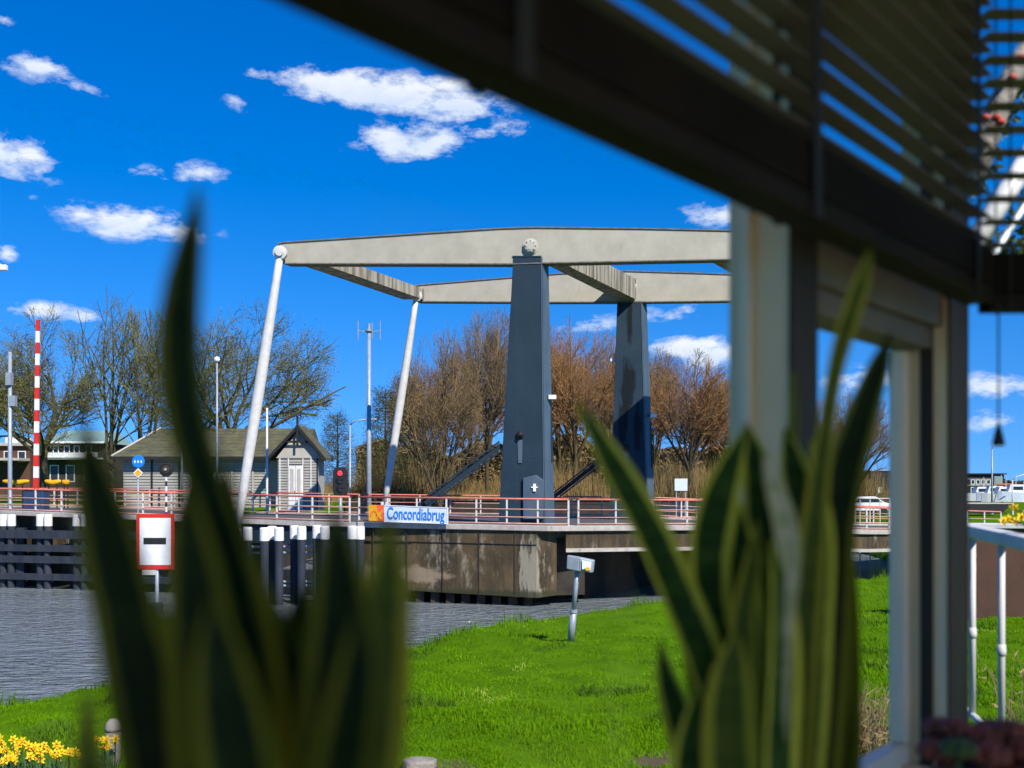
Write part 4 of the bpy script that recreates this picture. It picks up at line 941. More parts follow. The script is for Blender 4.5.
    o = bpy.data.objects.new('crown', fast_mesh('crown', V, 4, I, [mats[1],mats[2]], mi)); COL.objects.link(o); o.parent = t
    print(name, kind, len(thin), len(T))
    return t
OL = (M['bark_olive'],M['twig_olive'],M['bud_olive']); DKB = (M['bark_dark'],M['twig_olive'],M['bud_olive'])
BR = (M['bark_brown'],M['twig_brown'],M['twig_brown']); OR = (M['bark_brown'],M['twig_orange'],M['bud_orange'])
protos = {'spread': make_tree('spreading_tree','broad bare tree with olive budding crown behind the shed roof','spread',11,12.2,13,OL),
 'spread2': make_tree('spreading_tree','bare spreading tree behind the striped barrier boom at the left edge','spread',23,12,11,OL),
 'upright': make_tree('slender_tree','slim bare upright tree','upright',5,13,5,OL),
 'upright2': make_tree('slender_tree','slim bare upright tree','upright',9,13,5.5,OL),
 'vase': make_tree('bare_poplar','bare brown tree','vase',3,16,10,BR),
 'vase2': make_tree('bare_poplar','bare brown tree','vase',17,16,10,OR),
 'vase3': make_tree('bare_poplar','bare brown tree','vase',31,16,11,BR),
 'larch': make_tree('larch_tree','larch','larch',8,10,5,(M['bark_dark'],M['twig_olive'],M['needle']))}
used = set()
def put(kind, px, ytop, d, wpx, label, rz, H0, W0, group):
    x = (px-512)/F*d; zb = ground_z(x,d)-.1; h = EYE+(HOR-ytop)/F*d-zb; w_ = wpx/F*d
    s = (w_/W0, w_/W0, h/H0); p = protos[kind]
    if kind in used: return copy_thing(p, (x,d,zb), R(rz), s, label, group)
    used.add(kind); p.location = (x,d,zb); p.rotation_euler = (0,0,R(rz)); p.scale = s; p['label'] = label; p['group'] = group; return p
GL = 'bare trees on the left bank'; GF = 'bare brown trees behind the bridge'
put('spread',234,303,68,205,'broad spreading bare tree rising behind the shed, right of the curled leaf',20,12.2,13,GL)
put('spread2',44,315,70,150,'broad bare tree behind the striped barrier boom',70,12,11,GL)
put('upright',112,298,66,80,'slender upright bare tree, leftmost of the two tall thin ones left of the shed',0,13,5,GL)
put('upright2',146,299,63,80,'slender upright bare tree nearest to the left end of the shed roof',80,13,5.5,GL)
put('larch',337,408,80,46,'short dark green conifer right of the shed gable',0,10,5,'conifers right of the shed')
put('larch',385,382,84,52,'tall sparse conifer right of the antenna mast',60,10,5,'conifers right of the shed')
put('larch',405,368,92,54,'conifer behind the far hanger rod',140,10,5,'conifers right of the shed')
FOREST = [('vase',440,334,76,86,'bare brown tree with mossy trunk just left of the near tower, leaning crown'),
 ('vase3',487,316,84,78,'tallest bare brown tree directly left of the near tower'),
 ('vase2',418,365,100,60,'lower bare tree behind the far hanger rod, in the second row'),
 ('vase2',575,326,84,88,'bare orange-brown tree filling the left half between the towers'),
 ('vase',612,340,92,80,'bare brown tree just left of the far tower'),
 ('vase2',540,318,95,70,'bare tree rising behind the near tower'),
 ('vase3',560,350,105,70,'second-row bare tree between the towers'),
 ('vase2',690,356,82,98,'orange-brown bare tree above the blank notice board'),
 ('vase3',655,354,96,70,'bare brown tree right beside the far tower'),
 ('vase2',735,372,95,90,'orange-brown bare tree partly behind the left window post'),
 ('vase3',712,385,110,80,'second-row bare tree right of the notice board'),
 ('vase2',800,396,92,80,'bare tree behind the snake plant tips'),
 ('vase',858,392,80,70,'bare tree seen between the two window posts'),
 ('vase2',470,352,104,80,'second-row bare tree left of the near tower'),
 ('vase3',630,372,112,90,'second-row bare tree behind the far tower'),
 ('vase2',770,400,105,80,'bare tree hidden behind the left window post')]
for k,(kd,px,yt,d,wp,lab) in enumerate(FOREST): put(kd,px,yt,d,wp,lab,k*47,16,10 if kd != 'vase3' else 11,GF)
# dry thicket at the foot of the trees
rs = np.random.RandomState(4); n = 60000; x = -16+rs.rand(n)*50; y = 68+rs.rand(n)**1.3*34
keep = (y > 81) | (x < -13.5); x, y = x[keep], y[keep]; n = len(x)
zz = height(x,y)[0]; hh = (1.9+1.9*rs.rand(n))*(.7+.5*np.clip(np.sin(x*.5)+np.sin(y*.6+x*.23),-.6,1.2)); a = rs.rand(n)*6.28; lx, ly = rs.normal(0,.22,n)*hh, rs.normal(0,.22,n)*hh; wd = .022+.02*rs.rand(n)
v = np.empty((n,3,3)); v[:,0] = np.stack([x-np.cos(a)*wd,y-np.sin(a)*wd,zz],1); v[:,1] = np.stack([x+np.cos(a)*wd,y+np.sin(a)*wd,zz],1); v[:,2] = np.stack([x+lx,y+ly,zz+hh],1)
o = bpy.data.objects.new('thicket', fast_mesh('thicket', v.reshape(-1,3), 3, np.arange(n*3), M['thicket'])); COL.objects.link(o); tag(o,'dry golden brown undergrowth at the foot of the bare trees','undergrowth',kind='stuff')
# far woods mass beyond
def mound(name, x0, x1, y, zb, zt_, label, seed, mt):
    rs = np.random.RandomState(seed); n = 110000; x = x0+rs.rand(n)*(x1-x0); top = zt_*(.72+.28*np.abs(np.sin(x*.11+1)*np.cos(x*.047)))*(1+.07*np.sin(x*.9)); yy = y+rs.rand(n)*12; z = zb+np.sqrt(rs.rand(n))*top*.98
    q = np.stack([x,yy,z],1)[:,None,:]+rs.normal(0,.17,(n,4,3)); o = bpy.data.objects.new(name, fast_mesh(name,q.reshape(-1,3),4,np.arange(n*4),mt)); COL.objects.link(o); tag(o,label,'woods',kind='stuff'); return o
mound('far_woods', -22, 44, 140, 2.5, 9.8, 'far-off brown wood closing the view behind the bare trees', 5, M['twig_brown'])
mound('far_woods', 70, 190, 175, 1.5, 5.0, 'far olive wood above the marina at the right edge', 6, M['far_wood'])
mound('far_woods', -150, -76, 120, 2.5, 4.5, 'low far wood behind the houses at the left edge', 7, M['far_wood'])

# ------------------------------------------------------------------ shed
SD = 60.0
def SP(px, py, d=SD): return P(px, py, d)
sh = thing('boarded_shed', 'long grey boarded shed with mossy roof and a gabled porch with white double doors', 'shed', (SP(225,500).x, SD+2, 3.5))
zg = 3.3; L0, L1 = SP(120,0).x, SP(272,0).x; zE = SP(0,456.5).z; zR = SP(0,425.5).z
m = MB(); m.box(L0+.2, P(298,0,SD).x, SD, SD+6, zg, zE-.06); m.build('long_wall', M['plank'], sh)
zz = zg+.12; m = MB()
while zz < zE-.1:
    m.box(L0+.2, L1, SD-.03, SD-.002, zz, zz+.012); zz += .17
m.build('board_joints', M['frame_dark'], sh)
for px in (152,179.5,205,232,253):
    x = SP(px,0).x; m = MB(); m.box(x-.05,x+.05,SD-.06,SD-.004,zg,zE); m.build('wall_batten', M['fascia'] if px<190 else M['plank'], sh)
gc0 = P(299,0,SD-1.6).x
m = MB(); y0, y1, ym = SD-.6, SD+6.6, SD+3; rx0 = SP(120,0).x-.3; rx1 = gc0; hx = 1.7
Rp = [(rx0,y0,zE-.05),(rx1,y0,zE-.05),(rx1,ym,zR),(rx0+hx,ym,zR),(rx0,y1,zE-.05),(rx1,y1,zE-.05)]
m.face([Rp[0],Rp[1],Rp[2],Rp[3]]); m.face([Rp[5],Rp[4],Rp[3],Rp[2]]); m.face([Rp[4],Rp[0],Rp[3]]); m.face([Rp[1],Rp[5],Rp[2]]); m.face([Rp[0],Rp[4],Rp[5],Rp[1]])
rf = m.build('roof', M['roof_moss'], sh)
for k in range(1,9):   # tile courses
    f = k/9; m = MB(); ya = y0+(ym-y0)*f; za = zE-.05+(zR-zE+.05)*f; xa = rx0+hx*f; m.hexa([(xa,ya-.02,za-.01),(rx1,ya-.02,za-.01),(rx1,ya+.06,za+.015),(xa,ya+.06,za+.015)],[(xa,ya-.02,za+.01),(rx1,ya-.02,za+.01),(rx1,ya+.06,za+.04),(xa,ya+.06,za+.04)]); m.build('tile_course', M['roof_moss'], rf)
m = MB(); m.box(rx0,L1,SD-.66,SD-.602,zE-.2,zE-.02); m.build('eaves_board', M['fascia'], sh)
m = MB(); m.tube([(rx0,y0,zE),(rx0+hx,ym,zR+.05)], .06, 6); m.build('hip_ridge', M['render_wall'], sh)
# gable porch
GD = SD-1.6; gl, gr = P(271,0,GD).x, P(318,0,GD).x; zE2 = P(0,458,GD).z; zA = P(0,427,GD).z; gc = P(299,0,GD).x; el_, er_ = P(268,0,GD).x, P(327,0,GD).x
gl = gc-(P(320,0,GD).x-gc)
m = MB(); m.box(gl,P(318,0,GD).x,GD,SD+.3,zg,zE2); m.build('porch_wall', M['plank'], sh)
m = MB(); m.prism([(gl-.1,GD-.04,zE2),(P(321,0,GD).x,GD-.04,zE2),(gc,GD-.04,zA-.15)],(0,.3,0)); m.build('gable_panel', M['render_wall'], sh)
zz = zg+.1; m = MB()
while zz < zE2-.05: m.box(gl,P(318,0,GD).x,GD-.03,GD-.002,zz,zz+.012); zz += .16
m.build('board_joints', M['frame_dark'], sh)
for px in (272,280,288.5,303,311,317.5):
    x = P(px,0,GD).x; m = MB(); m.box(x-.03,x+.03,GD-.055,GD-.005,zg,zE2-.02); m.build('porch_batten', M['fascia'] if px in (272,317.5) else M['door_white'], sh)
for sgn, ex in ((-1, el_), (1, er_)):
    m = MB(); m.hexa([(gc,GD-.35,zA),(gc,SD+.5,zA),(gc,SD+.5,zA+.14),(gc,GD-.35,zA+.14)], [(ex,GD-.35,zE2-.12),(ex,SD+.5,zE2-.12),(ex,SD+.5,zE2+.02),(ex,GD-.35,zE2+.02)]); m.build('porch_roof', M['roof_moss'], sh)
    m = MB(); m.hexa([(gc,GD-.42,zA-.14),(gc,GD-.355,zA-.14),(gc,GD-.355,zA+.10),(gc,GD-.42,zA+.10)], [(ex,GD-.42,zE2-.26),(ex,GD-.355,zE2-.26),(ex,GD-.355,zE2-.03),(ex,GD-.42,zE2-.03)]); m.build('barge_board', M['fascia'], sh)
m = MB(); m.box(gc-.06,gc+.06,GD-.48,GD-.425,P(0,447,GD).z,zA+.65); m.box(gc-.85,gc+.85,GD-.3,GD-.24,P(0,443,GD).z,P(0,441,GD).z); m.build('gable_finial', M['fascia'], sh)
dl, dr = P(289.2,0,GD).x, P(302.5,0,GD).x; zd = P(0,465.5,GD).z
m = MB(); m.box(dl-.07,dr+.07,GD-.05,GD-.004,zg,zd+.08); m.build('door_frame', M['fascia'], sh)
for a, b_ in ((dl,(dl+dr)/2-.01),((dl+dr)/2+.01,dr)):
    m = MB(); m.box(a,b_,GD-.1,GD-.055,zg,zd); dd = m.build('door', M['door_white'], sh)
    m = MB(); cx = (a+b_)/2; m.box(cx-.09,cx+.09,GD-.125,GD-.102,zg+1.0,zd-.2); m.build('door_panel', M['render_wall'], dd)
m = MB(); x = (dl+dr)/2; m.box(x-.05,x-.02,GD-.15,GD-.1,zg+1.0,zg+1.15); m.build('door_handle', M['black'], sh)

# ------------------------------------------------------------------ houses at left
def win(par, x0, x1, y, z0, z1, glassm='glass_dark'):
    m = MB(); w_ = .08
    m.box(x0,x1,y-.06,y-.004,z0,z0+w_); m.box(x0,x1,y-.06,y-.004,z1-w_,z1); m.box(x0,x0+w_,y-.06,y-.004,z0+w_,z1-w_); m.box(x1-w_,x1,y-.06,y-.004,z0+w_,z1-w_)
    f_ = m.build('window', M['door_white'], par); m = MB(); m.box(x0+w_,x1-w_,y-.03,y-.006,z0+w_,z1-w_); m.build('pane', M[glassm], f_)
d = 92; a, b_ = P(46,0,d).x, P(103,0,d).x; t = thing('terrace_house', 'house with pale green roof and white balcony behind the boom tree', 'house', ((a+b_)/2,d,3.5))
z = lambda py: P(0,py,d).z
m = MB(); m.box(a,b_,d,d+7,3.4,z(443)); m.build('wall', M['dark_concrete'], t)
m = MB(); m.hexa([(a-.3,d-.5,z(443)),(b_+.3,d-.5,z(443)),(b_+.3,d+7,z(443)),(a-.3,d+7,z(443))],[(a+.8,d+2.5,z(429)),(b_-.6,d+2.5,z(429)),(b_-.6,d+5,z(429)),(a+.8,d+5,z(429))]); m.build('roof', M['pale_green_roof'], t)
m = MB(); m.box(a-.3,b_+.3,d-.62,d-.52,z(443.5),z(441.5)); m.build('gutter', M['sign_white'], t)
m = MB(); m.box(a,b_,d-1.3,d-1.2,z(458),z(453)); m.box(a,b_,d-1.2,d-.01,z(459.5),z(458)); m.build('balcony', M['door_white'], t)
for px in (53,64,74,86): win(t, P(px,0,d).x, P(px+6,0,d).x, d, z(454), z(445.5))
for px in (50,66,84): win(t, P(px,0,d).x, P(px+9,0,d).x, d, z(482), z(465))
d = 98; a, b_ = P(-60,0,d).x, P(30,0,d).x; t = thing('flat_house', 'low brown flat-roofed house at the left edge behind the grey post', 'house', ((a+b_)/2,d,3.5))
m = MB(); m.box(a,b_,d,d+8,3.4,z(446)*1.0); m.build('wall', M['brown_wall'], t)
m = MB(); m.box(a-.3,b_+.3,d-.4,d+8.3,z(446)+.01,z(443)); m.build('flat_roof', M['render_wall'], t)
m = MB(); m.box(P(0,0,d).x,P(13,0,d).x,d+1,d+4,z(443)+.01,z(436)); m.build('roof_box', M['door_white'], t)
for px in (-20,4,18): win(t, P(px,0,d).x, P(px+8,0,d).x, d, z(462), z(451))
m = MB(); m.box(a,b_,d-2.2,d-.01,z(461),z(458.5)); m.build('canopy', M['render_wall'], t)
# yellow rounded boards
for k,(x0,x1,lab) in enumerate(((3,29,'long yellow boat hull on the bank, left of the striped boom'),(45,61,'short yellow boat hull right of the striped boom'),(62.5,69.5,'smallest yellow boat hull, rightmost of the three'))):
    d = 56; a, b_ = P(x0,0,d).x, P(x1,0,d).x; c = P(0,482,d).z; n = 14; zg_ = ground_z((a+b_)/2,d)
    t = thing('yellow_boat', lab, 'boat', ((a+b_)/2,d,zg_), 'yellow hulls on the bank')
    m = MB(); pts = []; rr = []
    for j in range(n+1):
        f = j/n; pts.append((a+(b_-a)*f,d,c+.04*math.cos(f*6.28))); rr.append(.03+.13*math.sin(math.pi*min(max(f,.03),.97))**.4)
    m.tube(pts, rr, 10); m.build('hull', M['yellow'], t, smooth=True)
    for f in (.25,.75): x = a+(b_-a)*f; m = MB(); m.tube([(x,d,zg_),(x,d,c-.1)], .04, 6); m.build('trestle_leg', M['black'], t)

# cars behind the railing
def car(label, px, d, mt, rz=0.0, s=1.0, group='parked cars beyond the bridge'):
    x = (px-512)/F*d; zg_ = ground_z(x,d); t = thing('parked_car', label, 'car', (x,d,zg_), group)
    prof = [(-2.1,.35),(-2.15,.75),(-1.9,.92),(-1.35,1.0),(-.75,1.42),(.7,1.45),(1.45,1.0),(2.05,.9),(2.15,.6),(2.1,.35)]
    m = MB(); m.prism([(a,-.85,b_) for a,b_ in prof],(0,1.7,0)); o = m.build('body', mt, None, bevel=.06); o.parent = t
    for sy in (-.86,.86):
        m = MB(); m.prism([(-1.2,sy,1.02),(-.7,sy,1.36),(.65,sy,1.38),(1.25,sy,1.02)],(0,.02 if sy>0 else -.02,0)); w_ = m.build('window', M['glass_dark'], None); w_.parent = t
        for sx in (-1.35,1.3):
            m = MB(); m.lathe((sx,sy-.1,.32),[(.32,0),(.32,.2),(.2,.22)],14,'Y'); w_ = m.build('wheel', M['black'], None); w_.parent = t
    m = MB(); m.prism([(-2.12,-.7,.72),(-2.12,.7,.72),(-2.12,.7,.84),(-2.12,-.7,.84)],(-.04,0,0)); w_ = m.build('headlight', M['sign_white'], None); w_.parent = t
    m = MB(); m.prism([(-1.38,-.7,1.02),(-1.38,.7,1.02),(-.86,.65,1.36),(-.86,-.65,1.36)],(-.03,0,.03)); w_ = m.build('windscreen', M['glass_dark'], None); w_.parent = t
    t.rotation_euler = (0,0,rz); t.scale = (s,s,s); return t
car('silver parked car behind the railing between the two towers', 597, 66, M['car_grey'], R(75))
car('white parked car seen between the window posts', 862, 78, M['car_white'], R(10))
# picnic table
d = 62; x = P(697,0,d).x; zg_ = ground_z(x,d); t = thing('picnic_table', 'brown picnic table behind the white railing under the notice board', 'table', (x,d,zg_))
m = MB(); m.box(x-.9,x+.9,d-.4,d+.4,zg_+.72,zg_+.78); m.build('table_top', M['brown_wall'], t)
for s_ in (-.75,.75): m = MB(); m.box(x-.9,x+.9,d+s_-.14,d+s_+.14,zg_+.42,zg_+.47); m.build('bench', M['brown_wall'], t)
for s_ in (-.6,.6): m = MB(); m.hexa([(x+s_-.05,d-.8,zg_),(x+s_+.05,d-.8,zg_),(x+s_+.05,d-.7,zg_),(x+s_-.05,d-.7,zg_)],[(x+s_-.05,d-.2,zg_+.71),(x+s_+.05,d-.2,zg_+.71),(x+s_+.05,d-.1,zg_+.71),(x+s_-.05,d-.1,zg_+.71)]); m.hexa([(x+s_-.05,d+.8,zg_),(x+s_+.05,d+.8,zg_),(x+s_+.05,d+.7,zg_),(x+s_-.05,d+.7,zg_)],[(x+s_-.05,d+.2,zg_+.71),(x+s_+.05,d+.2,zg_+.71),(x+s_+.05,d+.1,zg_+.71),(x+s_-.05,d+.1,zg_+.71)]); m.build('trestle', M['brown_wall'], t)

# ------------------------------------------------------------------ right side background
d = 120; zf = lambda py: P(0,py,d).z; gz = ground_z(P(980,0,d).x,d)
a, b_ = P(948,0,d).x, P(1004,0,d).x; t = thing('office_building', 'black flat-roofed building with cream window bands beyond the marina', 'building', ((a+b_)/2,d,gz))
m = MB(); m.box(a,b_,d,d+10,gz,zf(474.5)); m.build('wall', M['fascia'], t)
m = MB(); m.box(a-.2,b_+.2,d-.3,d+10.2,zf(474.5)+.01,zf(473.3)); m.build('roof_edge', M['black'], t)
for k in range(7):
    x0 = P(955+5.2*k,0,d).x
    if 955+5.2*k < 966: continue
    win(t, x0, x0+.52, d, zf(484.5), zf(479.5), 'glass_dark'); win(t, x0, x0+.5, d, zf(497), zf(487), 'glass_dark')
m = MB(); m.box(P(966,0,d).x,P(991,0,d).x,d-.1,d-.02,zf(485.6),zf(485)); m.box(P(966,0,d).x,P(991,0,d).x,d-.1,d-.02,zf(479.3),zf(478.8)); m.build('cream_band', M['render_wall'], t)  # cream bands in plain wall colour
m = MB(); m.box(P(995,0,d).x,P(1002,0,d).x,d-.12,d-.02,zf(486),zf(476)); m.build('blue_panel', M['pale_green_roof'], t)
# building seen between posts
d = 95; zf2 = lambda py: P(0,py,d).z; a, b_ = P(871,0,d).x, P(905,0,d).x; t = thing('grey_building', 'dark grey box building seen between the window posts', 'building', ((a+b_)/2,d,ground_z(a,d)))
m = MB(); m.box(a,b_,d,d+8,2.4,zf2(471)); m.build('wall', M['black'], t); m = MB(); m.box(a-.1,b_+.1,d-.1,d+8,zf2(471)+.01,zf2(470)); m.build('roof_edge', M['grey_metal'], t)
m = MB(); m.box(P(877,0,d).x,P(882,0,d).x,d-.06,d-.01,zf2(493),zf2(487)); m.build('poster', M['sign_white'], t)
# boats / sheds in marina
def boat(label, px, py, d, ln, mt, cab=True, cmt=None):
    x = (px-512)/F*d; z0 = P(0,py,d).z; t = thing('moored_boat', label, 'boat', (x,d,z0), 'boats in the marina')
    hl, hw = ln/2, ln*.16; m = MB(); st = 9; base = 0
    for k in range(st+1):
        f = k/st; w_ = hw*math.sin(math.pi*(.18+.82*f)*.97)**.6 if f < 1 else .05
        xx = x-hl+ln*(1-f); hgt = .9+.25*(f)**2
        m.v += [(xx,d-w_,z0+hgt),(xx,d-w_*.7,z0),(xx,d+w_*.7,z0),(xx,d+w_,z0+hgt)]
        if k: 
            i = 4*(k-1)
            for q in ((0,1,5,4),(1,2,6,5),(2,3,7,6),(3,0,4,7)): m.f.append(tuple(i+a for a in q)); m.mi.append(0)
    m.f.append((3,2,1,0)); m.mi.append(0); i = 4*st; m.f.append((i,i+1,i+2,i+3)); m.mi.append(0)
    m.build('hull', mt, t)
    if cab:
        m = MB(); c0, c1_ = x-ln*.12, x+ln*.3; m.hexa([(c0-.3,d-hw*.7,z0+.92),(c1_+.2,d-hw*.7,z0+.92),(c1_+.2,d+hw*.7,z0+.92),(c0-.3,d+hw*.7,z0+.92)],[(c0,d-hw*.6,z0+1.9),(c1_,d-hw*.6,z0+1.9),(c1_,d+hw*.6,z0+1.9),(c0,d+hw*.6,z0+1.9)]); c_ = m.build('cabin', cmt or mt, t)
        m = MB(); m.box(c0+.1,c1_-.1,d-hw*.7-.02,d-hw*.62,z0+1.25,z0+1.65); m.build('cabin_window', M['glass_dark'], c_)
    m = MB(); m.tube([(x+.3,d,z0+1),(x+.3,d,z0+3.2)], .04, 6); m.build('mast', M['white'], t)
    t.scale = (.85,.85,.72)
    return t
boat('white cabin boat with dark window band, left of the marina', 981, 501, 96, 4.8, M['car_white'])
boat('grey covered boat in the middle of the marina', 992, 501, 92, 3.4, M['banner'])
boat('white motor boat left of the daffodils', 1003, 502, 90, 4.6, M['car_white'], cmt=M['sign_white'])
boat('boat with blue tarpaulin cabin at the right edge', 1021, 500, 94, 4.4, M['car_white'], cmt=M['far_blue'])
boat('boat with orange cabin behind the white ones', 999, 496, 108, 5.2, M['car_white'], cmt=M['car_red'])
boat('small white boat with grey cabin behind the daffodils', 1013, 500, 88, 3.2, M['banner'], cmt=M['car_white'])
d = 82; a, b_ = P(930,0,d).x, P(1012,0,d).x; z0, z1 = P(0,513,d).z, P(0,504,d).z; t = thing('black_barge', 'long black barge hull in front of the marina boats', 'barge', ((a+b_)/2,d,z0))
m = MB(); m.hexa([(a,d,z0),(b_-.8,d,z0),(b_-.8,d+3,z0),(a,d+3,z0)],[(a,d,z1),(b_,d,z1),(b_,d+3,z1),(a,d+3,z1)]); m.build('hull', M['black'], t)
m = MB(); m.box(a,b_,d-.05,d+3.05,z1+.002,z1+.08); m.build('gunwale', M['render_wall'], t)
t, top = pole('lamp_post', 'tall curved street lamp above the marina, left of the hanging cord tassel', 'lamp post', 992, 449, 88, .09, M['grey_metal'])
m = MB(); m.tube([top,(top.x+.05,top.y,top.z+.25),(top.x+.35,top.y,top.z+.4),(top.x+.9,top.y,top.z+.35)], .05, 6); m.build('lamp_arm', M['grey_metal'], t, smooth=True)
t, top = pole('lamp_post', 'short pale lamp post near the right edge above the boats', 'lamp post', 1012.5, 480, 86, .07, M['white'])
m = MB(); m.tube([top,(top.x+.4,top.y,top.z+.3),(top.x+1.4,top.y,top.z+.6)], .045, 6); m.build('lamp_arm', M['white'], t, smooth=True)

# brown garden wall with white cap
d = 27.5; a, b_ = P(925,0,d).x, P(1200,0,d).x; t = thing('garden_wall', 'brown wall with white coping behind the balcony railing at right', 'wall', ((a+b_)/2,d,1))
m = MB(); m.hexa([(a,d,.6),(b_,d-2,.6),(b_,d-1.6,.6),(a,d+.4,.6)],[(a,d,P(0,528,d).z),(b_,d-2,P(0,528,d).z),(b_,d-1.6,P(0,528,d).z),(a,d+.4,P(0,528,d).z)]); m.build('wall_face', M['brown_wall'], t)
m = MB(); za, zb2 = P(0,527.8,d).z, P(0,523,d).z; m.hexa([(a,d-.08,za),(b_,d-2.08,za),(b_,d-1.5,za),(a,d+.5,za)],[(a,d-.08,zb2),(b_,d-2.08,zb2),(b_,d-1.5,zb2),(a,d+.5,zb2)]); m.build('coping', M['white'], t, bevel=.02)

# ------------------------------------------------------------------ daffodils
def flower_mb(c, face, s):
    m = MB(); c = Vector(c); f = Vector(face).normalized(); u = f.cross(Vector((0,0,1))).normalized(); v = f.cross(u)
    ph = random.uniform(0,1)
    for k in range(6):
        a_ = ph+k*math.pi/3; dv = u*math.cos(a_)+v*math.sin(a_); pv = f.cross(dv); bk = f*(-.004 if k%2 else .0)
        pts = [c+bk+dv*s*.15, c+bk+dv*s*.55+pv*s*.24+f*s*.04, c+bk+dv*s-f*s*.05, c+bk+dv*s*.55-pv*s*.24+f*s*.04]
        m.prism(pts, f*.003, 0)
    n = 9; ring = []
    for (rr, hh) in ((.15,0),(.2,.28),(.3,.42)):
        ring.append([c+f*(hh*s)+(u*math.cos(2*math.pi*j/n)+v*math.sin(2*math.pi*j/n))*rr*s for j in range(n)])
    for q in range(2):
        for j in range(n): m.face([ring[q][j],ring[q][(j+1)%n],ring[q+1][(j+1)%n],ring[q+1][j]],1)
    return m
def clump(label, cx, cy, cz, n, rad, hgt, s, group, name='daffodil_clump', par=None, nl=70, face0=None):
    t = par or thing(name, label, 'flowers', (cx,cy,cz), group)
    m = MB()
    for k in range(nl):
        a_ = random.uniform(0,6.28); r_ = rad*math.sqrt(random.random()); x, y = cx+math.cos(a_)*r_, cy+math.sin(a_)*r_*.7
        h = hgt*random.uniform(.65,1.0); la = random.uniform(0,6.28); l_ = h*random.uniform(.1,.6); w_ = .009*s/.045
        p0 = Vector((x,y,cz-.03)); p1 = p0+Vector((math.cos(la)*l_*.3,math.sin(la)*l_*.3,h*.6)); p2 = p0+Vector((math.cos(la)*l_,math.sin(la)*l_,h*random.uniform(.75,1))); wv = Vector((math.cos(la+1.57),math.sin(la+1.57),0))*w_
        m.face([p0-wv,p0+wv,p1+wv,p1-wv]); m.face([p1-wv,p1+wv,p2])
    m.build('leaves', M['daff_leaf'], t)
    for k in range(n):
        a_ = random.uniform(0,6.28); r_ = rad*math.sqrt(random.random()); x, y = cx+math.cos(a_)*r_, cy+math.sin(a_)*r_*.7; h = hgt*random.uniform(.85,1.3)
        mm_ = MB(); mm_.tube([(x,y,cz-.02),(x+.01,y,cz+h*.6),(x+.015,y-.01,cz+h)], .005*s/.045, 5); st_ = mm_.build('stem', M['daff_leaf'], t)
        fm = flower_mb((x+.015,y-.015,cz+h), face0 or (random.uniform(-.8,.9),-1,random.uniform(-.25,.35)), s*random.uniform(.85,1.15)); fm.build('flower', [M['daffodil'],M['trumpet']], st_)
    return t
GD_ = 'daffodil clumps on the near bank'
for k,(px,py,d,n,rad,lab) in enumerate(((-22,750,13.2,12,.30,'daffodil clump cut by the left edge of the picture'),(12,752,13.2,16,.26,'thick daffodil clump, second from the left edge'),(45,752,13.3,15,.28,'daffodil clump in the middle of the flower bed'),(66,757,13.0,8,.22,'sparser daffodil clump left of the blurred leaf'),(104,760,13.3,11,.16,'small daffodil clump in front of the grey bollard'),(20,785,12.3,10,.28,'lowest daffodil clump at the bottom left corner'))):
    x, y = (px-512)/F*d, d; z0 = ground_z(x,y); clump(lab, x, y, z0, n, rad, .40, .06, GD_)

# ------------------------------------------------------------------ dry reeds near the house
def reeds(label, px, d, n, rad, h, name='reed_clump'):
    x, y = (px-512)/F*d, d; z0 = ground_z(x,y); t = thing(name, label, 'reeds', (x,y,z0), 'dry reed clumps below the window')
    m = MB(); m2 = MB()
    for k in range(n):
        a_ = random.uniform(0,6.28); r_ = rad*math.sqrt(random.random()); p = Vector((x+math.cos(a_)*r_,y+math.sin(a_)*r_,z0-.05)); l_ = Vector((random.gauss(0,.16),random.gauss(0,.16),1)); hh = h*random.uniform(.5,1.05)
        q = p+l_*hh*.6; r2 = q+Vector((l_.x*1.8,l_.y*1.8,.8))*hh*.4; m.tube([p,q,r2],[.006,.005,.002],4)
        if random.random() < .5: 
            for j in range(3): f = random.uniform(.3,.95); s0 = p.lerp(r2,f); m2.face([s0,s0+Vector((random.gauss(0,.09),random.gauss(0,.05),random.uniform(-.05,.13))),s0+Vector((random.gauss(0,.02),0,.03))])
    m.build('stems', M['reed'], t); m2.build('dry_leaves', M['reed'], t)
reeds('dry straw-coloured reed clump seen between the window posts', 866, 12.4, 170, .5, 1.15)
reeds('thin dry reed stems behind the second balcony baluster', 1020, 12.0, 36, .3, 1.5)
reeds('sparse dry reed clump left beside the snake plant', 842, 13.0, 60, .35, 1.1)

# ------------------------------------------------------------------ balcony railing outside at right
A0, A1 = P(940,519+5,6.6), P(1075,568,4.2); A0.z = EYE-.236; A1.z = EYE-.275
t = thing('balcony_railing', 'white painted balcony railing outside the right window', 'railing', (A0.x,A0.y,1.4))
dv = (A1-A0).normalized(); pv = Vector((-dv.y,dv.x,0)).normalized()
m = MB(); q = lambda p: [p-pv*.05+Vector((0,0,-.035)),p+pv*.05+Vector((0,0,-.035)),p+pv*.05+Vector((0,0,.035)),p-pv*.05+Vector((0,0,.035))]
m.hexa(q(A0),q(A1)); m.build('top_rail', M['white'], t, bevel=.015)
for px in (944,972.5,1001.5,1032,1063):
    f = min(range(1000), key=lambda k: abs(512+F*(A0.lerp(A1,k/1000).x/A0.lerp(A1,k/1000).y)-px))/1000; p = A0.lerp(A1,f)
    m = MB(); m.tube([(p.x,p.y,p.z-.04),(p.x,p.y,p.z-1.05)], .018, 10); m.lathe((p.x,p.y,p.z-.62),[(.021,0),(.024,.02),(.021,.06)],10); m.build('baluster', M['white'], t, smooth=True)
